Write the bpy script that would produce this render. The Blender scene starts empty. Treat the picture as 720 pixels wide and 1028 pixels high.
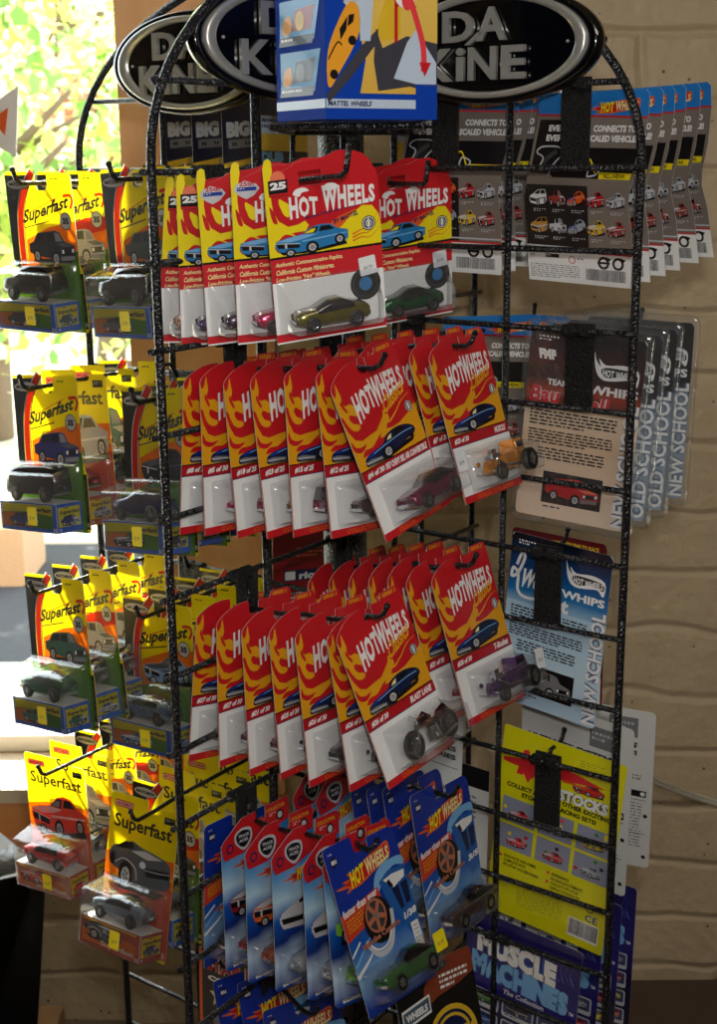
import bpy, bmesh, math, random
from math import radians as rad, sin, cos, pi, tan
from mathutils import Matrix, Vector, noise
random.seed(7)
scn = bpy.context.scene
col = scn.collection

# ------------------------------------------------------------------ camera, sky, sun, lamps, exposure
EYE = 1.55
cam = bpy.data.cameras.new('camera'); camo = bpy.data.objects.new('camera', cam); col.objects.link(camo)
cam.sensor_fit = 'VERTICAL'; cam.sensor_height = 36; cam.lens = 36*1358/1028
cam.clip_start = .02; cam.clip_end = 200
camo.matrix_world = Matrix.Translation((0, 0, EYE)) @ Matrix.Rotation(rad(90-14.5), 4, 'X') @ Matrix.Rotation(rad(-.5), 4, 'Z')
cam.dof.use_dof = True; cam.dof.focus_distance = 1.25; cam.dof.aperture_fstop = 14
scn.camera = camo
scn.view_settings.view_transform = 'Standard'; scn.view_settings.look = 'None'
scn.view_settings.gamma = 1; scn.view_settings.exposure = 0; scn.view_settings.use_curve_mapping = False

world = bpy.data.worlds.new('sky'); scn.world = world; world.use_nodes = True
nt = world.node_tree; bg = nt.nodes['Background']
sky = nt.nodes.new('ShaderNodeTexSky'); sky.sky_type = 'HOSEK_WILKIE'; sky.turbidity = 4
sky.sun_direction = (-.25, .75, .6)
mx = nt.nodes.new('ShaderNodeMix'); mx.data_type = 'RGBA'; mx.inputs[0].default_value = .55
mx.inputs[7].default_value = (.85, .92, 1, 1)
nt.links.new(sky.outputs[0], mx.inputs[6]); nt.links.new(mx.outputs[2], bg.inputs[0])
bg.inputs[1].default_value = 8

def lamp(name, kind, loc, target, energy, color=(1, 1, 1), **kw):
    l = bpy.data.lights.new(name, kind); o = bpy.data.objects.new(name, l); col.objects.link(o)
    l.energy = energy; l.color = color
    for k, v in kw.items(): setattr(l, k, v)
    o.location = loc
    d = Vector(target)-Vector(loc); o.rotation_euler = d.to_track_quat('-Z', 'Y').to_euler()
    return o
# low autumn sun coming in over the trees through the window
lamp('sun', 'SUN', (-1, 6, 6), (-1+.55, 6-3.2, 6-2.7), 26.0, (1, .93, .8), angle=rad(.6))
# the camera's own flash
lamp('flash', 'SPOT', (.03, .02, 1.64), (.04, 1.3, 1.48), 20.5, (1, .97, .93), spot_size=rad(88), spot_blend=1.0, shadow_soft_size=.025)
# weak bounce fill added behind the camera, not a known lamp
lamp('bounce_fill', 'AREA', (.5, -.9, 2.5), (.2, 1.6, 1.2), 15, (1, .93, .84), shape='RECTANGLE', size=1.2, size_y=.5)

# ------------------------------------------------------------------ materials
def lin(c):
    return tuple(((x/255)/12.92 if x/255 <= .04045 else (((x/255)+.055)/1.055)**2.4) for x in c)
MATS = {}
def mat(name, rgb, rough=.45, metal=0, spec=.5, coat=0, bump=0, bscale=60, var=0, vscale=20, transl=0, emis=0):
    if name in MATS: return MATS[name]
    m = bpy.data.materials.new(name); m.use_nodes = True; n = m.node_tree.nodes; L = m.node_tree.links
    b = n['Principled BSDF']; c = lin(rgb)+(1,)
    b.inputs['Base Color'].default_value = c; b.inputs['Roughness'].default_value = rough
    b.inputs['Metallic'].default_value = metal; b.inputs['Specular IOR Level'].default_value = spec
    b.inputs['Coat Weight'].default_value = coat; b.inputs['Coat Roughness'].default_value = .08
    tc = n.new('ShaderNodeTexCoord')
    if var or True:
        v = var or .04
        nz = n.new('ShaderNodeTexNoise'); nz.inputs['Scale'].default_value = vscale; nz.inputs['Detail'].default_value = 3
        L.new(tc.outputs['Object'], nz.inputs['Vector'])
        mxx = n.new('ShaderNodeMix'); mxx.data_type = 'RGBA'
        mxx.inputs[6].default_value = tuple(max(0, x*(1-v)) for x in c[:3])+(1,)
        mxx.inputs[7].default_value = tuple(min(1, x*(1+v)) for x in c[:3])+(1,)
        L.new(nz.outputs['Fac'], mxx.inputs[0]); L.new(mxx.outputs[2], b.inputs['Base Color'])
    if bump:
        nb = n.new('ShaderNodeTexNoise'); nb.inputs['Scale'].default_value = bscale; nb.inputs['Detail'].default_value = 4
        L.new(tc.outputs['Object'], nb.inputs['Vector'])
        bp = n.new('ShaderNodeBump'); bp.inputs['Strength'].default_value = bump; bp.inputs['Distance'].default_value = .01
        L.new(nb.outputs['Fac'], bp.inputs['Height']); L.new(bp.outputs[0], b.inputs['Normal'])
    if transl:
        t = n.new('ShaderNodeBsdfTranslucent'); t.inputs[0].default_value = c
        ms = n.new('ShaderNodeMixShader'); ms.inputs[0].default_value = transl
        L.new(b.outputs[0], ms.inputs[1]); L.new(t.outputs[0], ms.inputs[2])
        L.new(ms.outputs[0], n['Material Output'].inputs[0])
    MATS[name] = m
    return m
def P(key, rgb, tr=.0): return mat('print_'+key, rgb, rough=.38, coat=.25, transl=tr)
# printing inks
RED = P('red', (196, 24, 34)); ORY = P('orange_yellow', (226, 160, 22)); YEL = P('yellow', (238, 216, 22)); WHT = P('white', (236, 236, 236))
BLK = P('black', (14, 13, 16)); NAVY = P('navy', (22, 32, 84)); BLU = P('blue', (28, 92, 170)); LBL = P('light_blue', (120, 178, 226))
ORG = P('orange', (224, 92, 30)); GRN = P('green', (60, 130, 40)); GRY = P('grey', (120, 120, 124)); LGR = P('light_grey', (196, 198, 204))
SIL = P('silver', (150, 158, 170)); BRN = P('grey_brown', (124, 114, 106)); DRD = P('dark_red', (110, 16, 22)); GLD = P('gold', (220, 180, 40))
TAN = P('tan', (222, 196, 166)); SKY_ = P('pale_blue', (178, 208, 226)); DBL = P('deep_blue', (14, 28, 70)); CAR = P('car_blue', (40, 120, 178))
PNK = P('pink_red', (232, 60, 70)); SLA = P('slate', (140, 146, 170)); CRM = P('cream', (240, 226, 160)); MBL = P('mid_blue', (14, 52, 150))
# thinner stock of the boxed cars: daylight shines through it
T = .62
TYEL = P('thin_yellow', (242, 220, 10), T); TBLK = P('thin_black', (16, 12, 14), .0); TRED = P('thin_red', (214, 52, 40), T); TWHT = P('thin_white', (240, 236, 232), T)
TGRN = P('thin_green', (90, 150, 30), T); TORG = P('thin_orange', (236, 130, 40), T); TBLU = P('thin_blue', (20, 80, 170), .1); TGRY = P('thin_grey', (84, 86, 90), .2)
TDK = P('thin_dark', (40, 42, 50), .1); STK = mat('price_sticker_yellow', (248, 226, 20), .5); STW = mat('price_sticker_white', (226, 228, 232), .5)
PAPER_THIN = mat('thin_card_paper', (240, 238, 226), .7, transl=.9)
PAPER = mat('card_back_paper', (214, 212, 206), .7, transl=.2)

def print_gradient(name, stops, axis=2, noise_amt=.15, scale=7, rough=.36):
    m = bpy.data.materials.new(name); m.use_nodes = True; n = m.node_tree.nodes; L = m.node_tree.links
    b = n['Principled BSDF']; b.inputs['Roughness'].default_value = rough; b.inputs['Coat Weight'].default_value = .25; b.inputs['Coat Roughness'].default_value = .08
    tc = n.new('ShaderNodeTexCoord'); sp = n.new('ShaderNodeSeparateXYZ'); L.new(tc.outputs['Object'], sp.inputs[0])
    mr = n.new('ShaderNodeMapRange'); mr.inputs[1].default_value = .0925; mr.inputs[2].default_value = -.0925; L.new(sp.outputs[axis], mr.inputs[0])
    nz = n.new('ShaderNodeTexNoise'); nz.inputs['Scale'].default_value = scale; L.new(tc.outputs['Object'], nz.inputs['Vector'])
    ad = n.new('ShaderNodeMath'); ad.operation = 'MULTIPLY_ADD'; L.new(nz.outputs['Fac'], ad.inputs[0]); ad.inputs[1].default_value = noise_amt; 
    sb = n.new('ShaderNodeMath'); sb.operation = 'SUBTRACT'; L.new(mr.outputs[0], sb.inputs[0]); sb.inputs[1].default_value = noise_amt/2
    L.new(sb.outputs[0], ad.inputs[2])
    cr = n.new('ShaderNodeValToRGB'); L.new(ad.outputs[0], cr.inputs[0])
    while len(cr.color_ramp.elements) > 1: cr.color_ramp.elements.remove(cr.color_ramp.elements[-1])
    for i, (p_, c) in enumerate(stops):
        e = cr.color_ramp.elements[0] if i == 0 else cr.color_ramp.elements.new(p_)
        e.position = p_; e.color = lin(c)+(1,)
    L.new(cr.outputs[0], b.inputs['Base Color']); return m
BLUEFADE = print_gradient('print_blue_sky', [(0, (14, 70, 160)), (.25, (30, 130, 205)), (.42, (190, 225, 245)), (.55, (20, 90, 180)), (.7, (8, 40, 120)), (.82, (190, 215, 240)), (.95, (10, 60, 160))], noise_amt=.28, scale=16)
BLUEDEEP = print_gradient('print_blue_deep', [(0, (16, 44, 150)), (.4, (14, 48, 150)), (.62, (20, 90, 180)), (.8, (120, 165, 210)), (.92, (16, 60, 160)), (1, (10, 34, 120))], noise_amt=.3, scale=14)
WBLUE = print_gradient('print_blue_banner', [(0, (8, 12, 20)), (.18, (12, 70, 130)), (.3, (20, 110, 170)), (.42, (170, 205, 225))], noise_amt=.12, scale=10)
WBLK = print_gradient('print_black_banner', [(0, (10, 10, 14)), (.3, (14, 18, 30)), (.4, (60, 80, 110))], noise_amt=.1, scale=12)
ICEG = print_gradient('print_grey_blue', [(0, (110, 130, 150)), (.5, (130, 146, 160)), (1, (150, 164, 176))], noise_amt=.4, scale=8)
WDARK = print_gradient('print_ember_banner', [(0, (12, 10, 12)), (.16, (60, 14, 14)), (.24, (40, 10, 10)), (.3, (150, 50, 20)), (.4, (30, 12, 10))], noise_amt=.2, scale=22)
TANB = print_gradient('print_tan_stone', [(0, (216, 190, 160)), (.4, (230, 206, 178)), (.6, (212, 182, 150)), (1, (232, 208, 184))], noise_amt=.5, scale=8)
ICE = print_gradient('print_ice_blue', [(0, (160, 196, 220)), (.45, (176, 206, 226)), (.8, (190, 216, 232)), (1, (176, 204, 226))], noise_amt=.3, scale=8)
GRASS = print_gradient('print_orange_green', [(0, (238, 150, 40)), (.35, (238, 130, 40)), (.52, (226, 110, 50)), (.6, (130, 160, 50)), (1, (60, 130, 40))], noise_amt=.06, scale=20)
MMB = print_gradient('print_flame_navy', [(0, (30, 24, 96)), (.4, (40, 34, 120)), (.7, (16, 14, 60)), (1, (14, 12, 44))], noise_amt=.3, scale=14)
BOXB = mat('box_blue_print', (8, 60, 165), .75, spec=.15)
BOXG = print_gradient('box_gold_print', [(0, (226, 190, 90)), (.5, (216, 170, 70)), (1, (120, 80, 40))], noise_amt=.3, scale=9, rough=.25)

def clear(name, tint=(.96, .97, .98), gloss=.06, rough=.04, bump=.5, milk=.0):
    m = bpy.data.materials.new(name); m.use_nodes = True; n = m.node_tree.nodes; L = m.node_tree.links
    n.remove(n['Principled BSDF'])
    t = n.new('ShaderNodeBsdfTransparent'); t.inputs[0].default_value = tint+(1,)
    g = n.new('ShaderNodeBsdfGlossy'); g.inputs['Roughness'].default_value = rough
    fr = n.new('ShaderNodeLayerWeight'); fr.inputs[0].default_value = .5
    pw = n.new('ShaderNodeMath'); pw.operation = 'POWER'; pw.inputs[1].default_value = 3; L.new(fr.outputs['Facing'], pw.inputs[0])
    ad = n.new('ShaderNodeMath'); ad.operation = 'MULTIPLY_ADD'; ad.inputs[1].default_value = .6; ad.inputs[2].default_value = gloss; L.new(pw.outputs[0], ad.inputs[0])
    ms = n.new('ShaderNodeMixShader'); L.new(ad.outputs[0], ms.inputs[0]); L.new(t.outputs[0], ms.inputs[1]); L.new(g.outputs[0], ms.inputs[2])
    if bump:
        tc = n.new('ShaderNodeTexCoord'); nb = n.new('ShaderNodeTexNoise'); nb.inputs['Scale'].default_value = 45; L.new(tc.outputs['Object'], nb.inputs['Vector'])
        bp = n.new('ShaderNodeBump'); bp.inputs['Strength'].default_value = bump; bp.inputs['Distance'].default_value = .004
        L.new(nb.outputs['Fac'], bp.inputs['Height']); L.new(bp.outputs[0], g.inputs['Normal'])
    if milk:
        d = n.new('ShaderNodeBsdfDiffuse'); d.inputs[0].default_value = (.8, .8, .82, 1); m2 = n.new('ShaderNodeMixShader'); m2.inputs[0].default_value = milk
        L.new(ms.outputs[0], m2.inputs[1]); L.new(d.outputs[0], m2.inputs[2]); ms = m2
    L.new(ms.outputs[0], n['Material Output'].inputs[0]); return m
CLEAR = clear('clear_blister_plastic', gloss=.10, rough=.10, milk=.03); PANE = clear('window_glass', (.97, .99, .98), .0, .0, 0)

def hammertone(name, base, sp):
    m = bpy.data.materials.new(name); m.use_nodes = True; n = m.node_tree.nodes; L = m.node_tree.links
    b = n['Principled BSDF']; b.inputs['Metallic'].default_value = .35; b.inputs['Roughness'].default_value = .28
    tc = n.new('ShaderNodeTexCoord'); v = n.new('ShaderNodeTexVoronoi'); v.inputs['Scale'].default_value = 420; L.new(tc.outputs['Object'], v.inputs['Vector'])
    cr = n.new('ShaderNodeValToRGB'); cr.color_ramp.elements[0].position = .1; cr.color_ramp.elements[0].color = sp+(1,)
    cr.color_ramp.elements[1].position = .32; cr.color_ramp.elements[1].color = base+(1,)
    L.new(v.outputs['Distance'], cr.inputs[0]); L.new(cr.outputs[0], b.inputs['Base Color'])
    bp = n.new('ShaderNodeBump'); bp.inputs['Strength'].default_value = .9; bp.inputs['Distance'].default_value = .0012
    L.new(v.outputs['Distance'], bp.inputs['Height']); L.new(bp.outputs[0], b.inputs['Normal']); return m
WIRE = hammertone('hammered_black_silver_wire', (.010, .010, .012), (.24, .24, .25))
HOOKM = hammertone('dark_hook_metal', (.010, .010, .011), (.05, .05, .055))
PLATEM = mat('black_wrinkle_plate', (14, 14, 15), .55, bump=.8, bscale=400)
POLEM = hammertone('hammered_pole', (.05, .05, .05), (.5, .5, .5))
CHROME = mat('chrome_trim', (210, 214, 220), .18, metal=1); SIGNB = mat('gloss_black_sign', (6, 6, 7), .12, coat=.5)
SIGNS = mat('brushed_silver_sign', (186, 186, 180), .3, metal=.6); TYRE = mat('black_tyre', (16, 16, 18), .5); GLASS = mat('toy_window_glass', (14, 14, 18), .08, coat=1)
GLASSC = mat('toy_window_amber', (120, 110, 90), .1, coat=1)

# ------------------------------------------------------------------ object helpers
def finish(name, bm, mats, parent=None, smooth=False, mw=None):
    me = bpy.data.meshes.new(name)
    if smooth:
        for f in bm.faces: f.smooth = True
    bm.to_mesh(me); bm.free()
    for m in (mats if isinstance(mats, (list, tuple)) else [mats]): me.materials.append(m)
    o = bpy.data.objects.new(name, me); col.objects.link(o)
    if parent: o.parent = parent
    if mw is not None: o.matrix_basis = (parent.matrix_basis.inverted() @ mw) if parent else mw
    return o
def tag(o, label, cat, group=None):
    o['label'] = label; o['category'] = cat
    if group: o['group'] = group
    return o
def empty(name, loc=(0, 0, 0), rz=0):
    o = bpy.data.objects.new(name, None); col.objects.link(o); o.location = loc; o.rotation_euler = (0, 0, rz); o.empty_display_size = .02
    return o
def box(bm, x0, x1, y0, y1, z0, z1, mi=0, M=None):
    vs = [Vector((x, y, z)) for x in (x0, x1) for y in (y0, y1) for z in (z0, z1)]
    if M is not None: vs = [M @ v for v in vs]
    v = [bm.verts.new(p) for p in vs]
    for q in ((0, 1, 3, 2), (4, 6, 7, 5), (0, 4, 5, 1), (2, 3, 7, 6), (0, 2, 6, 4), (1, 5, 7, 3)):
        f = bm.faces.new([v[i] for i in q]); f.material_index = mi
def tube(bm, pts, r, seg=8, mi=0, closed=False, radii=None):
    pts = [Vector(p) for p in pts]; n = len(pts); rings = []
    prev = None
    for i, p in enumerate(pts):
        if closed: d = pts[(i+1) % n]-pts[i-1]
        elif i == 0: d = pts[1]-p
        elif i == n-1: d = p-pts[i-1]
        else: d = (pts[i+1]-p).normalized()+(p-pts[i-1]).normalized()
        d.normalize()
        if prev is None:
            a = Vector((0, 0, 1)) if abs(d.z) < .9 else Vector((1, 0, 0)); u = d.cross(a).normalized()
        else:
            u = prev-d*prev.dot(d); u.normalize()
        prev = u; w = d.cross(u); rr = radii[i] if radii else r
        rings.append([bm.verts.new(p+(u*cos(2*pi*k/seg)+w*sin(2*pi*k/seg))*rr) for k in range(seg)])
    m = n if closed else n-1
    for i in range(m):
        a, b = rings[i], rings[(i+1) % n]
        for k in range(seg):
            f = bm.faces.new((a[k], a[(k+1) % seg], b[(k+1) % seg], b[k])); f.material_index = mi; f.smooth = True
    if not closed:
        f = bm.faces.new(rings[0][::-1]); f.material_index = mi; f = bm.faces.new(rings[-1]); f.material_index = mi
def catmull(pts, n=5, closed=True):
    out = []; N = len(pts)
    rng = range(N) if closed else range(N-1)
    for i in rng:
        p0, p1, p2, p3 = (pts[(i-1) % N], pts[i], pts[(i+1) % N], pts[(i+2) % N]) if closed else (pts[max(i-1, 0)], pts[i], pts[i+1], pts[min(i+2, N-1)])
        for k in range(n):
            t = k/n
            out.append(tuple(.5*((2*p1[j])+(-p0[j]+p2[j])*t+(2*p0[j]-5*p1[j]+4*p2[j]-p3[j])*t*t+(-p0[j]+3*p1[j]-3*p2[j]+p3[j])*t**3) for j in range(len(p1))))
    if not closed: out.append(tuple(pts[-1]))
    return out
def circ(cx, cy, rx, ry=None, n=20, rot=0):
    ry = rx if ry is None else ry
    return [(cx+rx*cos(2*pi*k/n)*cos(rot)-ry*sin(2*pi*k/n)*sin(rot), cy+rx*cos(2*pi*k/n)*sin(rot)+ry*sin(2*pi*k/n)*cos(rot)) for k in range(n)]
def rrect(x0, y0, x1, y1, r, n=4, ry=None):
    ry = r if ry is None else ry
    out = []
    for cx, cy, a in ((x1-r, y0+ry, -90), (x1-r, y1-ry, 0), (x0+r, y1-ry, 90), (x0+r, y0+ry, 180)):
        for k in range(n+1):
            t = rad(a+90*k/n); out.append((cx+r*cos(t), cy+ry*sin(t)))
    return out

# ------------------------------------------------------------------ lettering
TEXT = {}
def glyphs(s, bold=.0, space=1.0):
    key = (s, bold, space)
    if key not in TEXT:
        c = bpy.data.curves.new('lettering', 'FONT'); c.body = s; c.offset = bold; c.space_character = space; c.resolution_u = 2
        o = bpy.data.objects.new('lettering', c); me = bpy.data.meshes.new_from_object(o)
        vs = [(v.co.x, v.co.y) for v in me.vertices]; fs = [tuple(p.vertices) for p in me.polygons]
        x0 = min(v[0] for v in vs); x1 = max(v[0] for v in vs); y0 = min(v[1] for v in vs); y1 = max(v[1] for v in vs)
        vs = [((x-x0)/(x1-x0), (y-y0)/(y1-y0)) for x, y in vs]
        bpy.data.objects.remove(o); bpy.data.curves.remove(c); bpy.data.meshes.remove(me)
        TEXT[key] = (vs, fs)
    return TEXT[key]

class Art:
    """flat printed matter in card units: u to the right 0..1, v down 0..1, every layer of ink laid over the last"""
    def __init__(s, w, h, th=.0005, M=None):
        s.bm = bmesh.new(); s.w = w; s.h = h; s.th = th; s.mats = []; s.M = M; s.L = 0
    def mi(s, m):
        if m not in s.mats: s.mats.append(m)
        return s.mats.index(m)
    def pt(s, u, v, l):
        p = Vector(((u-.5)*s.w, -s.th/2-l*.00009, (.5-v)*s.h))
        return s.M @ p if s.M is not None else p
    def poly(s, pts, m, l=1, smooth=False, n=5):
        if smooth: pts = catmull(pts, n)
        a = sum(pts[i-1][0]*pts[i][1]-pts[i][0]*pts[i-1][1] for i in range(len(pts)))
        if a > 0: pts = pts[::-1]
        q = [pts[0]]
        for p in pts[1:]:
            if abs(p[0]-q[-1][0])+abs(p[1]-q[-1][1]) > 1e-5: q.append(p)
        f = s.bm.faces.new([s.bm.verts.new(s.pt(u, v, l)) for u, v in q]); f.material_index = s.mi(m)
    def rect(s, x0, y0, x1, y1, m, l=1): s.poly([(x0, y0), (x1, y0), (x1, y1), (x0, y1)], m, l)
    def circle(s, cx, cy, r, m, l=1, n=18, ry=None):
        s.poly(circ(cx, cy, r, (ry if ry else r*s.w/s.h), n), m, l)
    def ring(s, cx, cy, r, t, m, l=1, n=24, ry=None):
        ry = ry if ry else r*s.w/s.h; k = 1-t/r; i = s.mi(m)
        A = [s.bm.verts.new(s.pt(u, v, l)) for u, v in circ(cx, cy, r, ry, n)]; B = [s.bm.verts.new(s.pt(u, v, l)) for u, v in circ(cx, cy, r*k, ry*k, n)]
        for j in range(n):
            f = s.bm.faces.new((A[j-1], A[j], B[j], B[j-1])); f.material_index = i
    def stroke(s, pts, t, m, l=1, taper=False, smooth=True, n=5):
        if smooth: pts = catmull(pts, n, False)
        i = s.mi(m); N = len(pts); A = []; B = []
        asp = s.w/s.h
        for k, p in enumerate(pts):
            a = pts[max(k-1, 0)]; b = pts[min(k+1, N-1)]; dx = b[0]-a[0]; dy = (b[1]-a[1])/asp; d = math.hypot(dx, dy) or 1
            tt = t*(1-k/(N-1)*.9 if taper else 1)/2
            nx, ny = -dy/d*tt, dx/d*tt*asp
            A.append(s.bm.verts.new(s.pt(p[0]+nx, p[1]+ny, l))); B.append(s.bm.verts.new(s.pt(p[0]-nx, p[1]-ny, l)))
        for k in range(N-1):
            f = s.bm.faces.new((A[k], A[k+1], B[k+1], B[k])); f.material_index = i
    def text(s, t, x0, y0, x1, y1, m, l=1, bold=.02, shear=0, warp=None, up=0, space=1.0, vert=False, out=None, ob=.05):
        """fit lettering into the box; up = rise of the right end; warp(x,y)->(x,y) in 0..1"""
        if out is not None:
            s.text(t, x0, y0, x1, y1, out, l, bold+ob, shear, warp, up, space, vert); l = l+1
        vs, fs = glyphs(t, bold, space); i = s.mi(m); V = []
        for x, y in vs:
            if warp: x, y = warp(x, y)
            if vert:   # reads from bottom to top
                u = x0+(1-y)*(x1-x0); v = y1-x*(y1-y0)
            else:
                u = x0+x*(x1-x0)+shear*(y-.5)*(y1-y0)*s.h/s.w; v = y1-y*(y1-y0)-up*x
            V.append(s.bm.verts.new(s.pt(u, v, l)))
        for f in fs:
            try:
                q = s.bm.faces.new([V[k] for k in f]); q.material_index = i
            except ValueError: pass
    def lines(s, x0, y0, x1, y1, n, m, l=1, fill=.5, seed=1, slope=0, center=False):
        """rows of word-sized dashes standing for print too small to read"""
        r = random.Random(seed); dy = (y1-y0)/n; i = s.mi(m)
        for k in range(n):
            y = y0+dy*k; x = x0; xe = x1 if k < n-1 else x0+(x1-x0)*r.uniform(.4, .8)
            if center: e = r.uniform(0, .06)*(x1-x0); x += e; xe = x1-e
            while x < xe-.01:
                wd = min(r.uniform(.02, .075)*min(1, (x1-x0)*2.2), xe-x)
                h = dy*fill
                a = (x, y+slope*(x-x0)); b = (x+wd, y+slope*(x+wd-x0))
                s.poly([(a[0], a[1]+h*.1), (a[0]+wd*.3, a[1]-h*.12), (b[0], b[1]+h*.08), (b[0], b[1]+h), (a[0], a[1]+h)], m, l); x += wd+.012
    def barcode(s, x0, y0, x1, y1, l=2, seed=3):
        s.rect(x0, y0, x1, y1, WHT, l); r = random.Random(seed); x = x0+.006
        while x < x1-.01:
            w = r.choice((.002, .003, .005)); s.rect(x, y0+.006, x+w, y1-.012, BLK, l+1); x += w+r.choice((.002, .004))
    def plate(s, outline, m, hole=None):
        """the card itself: front face with ink base colour m, paper back and edge"""
        th = s.th; pts = outline
        a = sum(pts[i-1][0]*pts[i][1]-pts[i][0]*pts[i-1][1] for i in range(len(pts)))
        if a > 0: pts = pts[::-1]
        if hole:   # cut a slit to the hole so that one face carries it
            k = min(range(len(pts)), key=lambda i: abs(pts[i][0]-hole[0][0])+abs(pts[i][1]-hole[0][1]))
            h = hole if sum(hole[i-1][0]*hole[i][1]-hole[i][0]*hole[i-1][1] for i in range(len(hole))) > 0 else hole[::-1]
            pts = pts[:k+1]+list(h)+[(h[0][0]+.0006, h[0][1])]+[(pts[k][0]+.0006, pts[k][1])]+pts[k+1:]
        F = [s.bm.verts.new(s.pt(u, v, 0)) for u, v in pts]
        def back(u, v):
            p = Vector(((u-.5)*s.w, th/2, (.5-v)*s.h)); return s.M @ p if s.M is not None else p
        B = [s.bm.verts.new(back(u, v)) for u, v in pts]
        f = s.bm.faces.new(F); f.material_index = s.mi(m)
        p = s.mi(PAPER_THIN if m is TYEL else PAPER); f = s.bm.faces.new(B[::-1]); f.material_index = p
        n = len(pts)
        for i in range(n):
            f = s.bm.faces.new((F[i], B[i], B[(i+1) % n], F[(i+1) % n])); f.material_index = p
    def mesh(s, name):
        me = bpy.data.meshes.new(name); s.bm.to_mesh(me); s.bm.free()
        for m in s.mats: me.materials.append(m)
        return me
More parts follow.
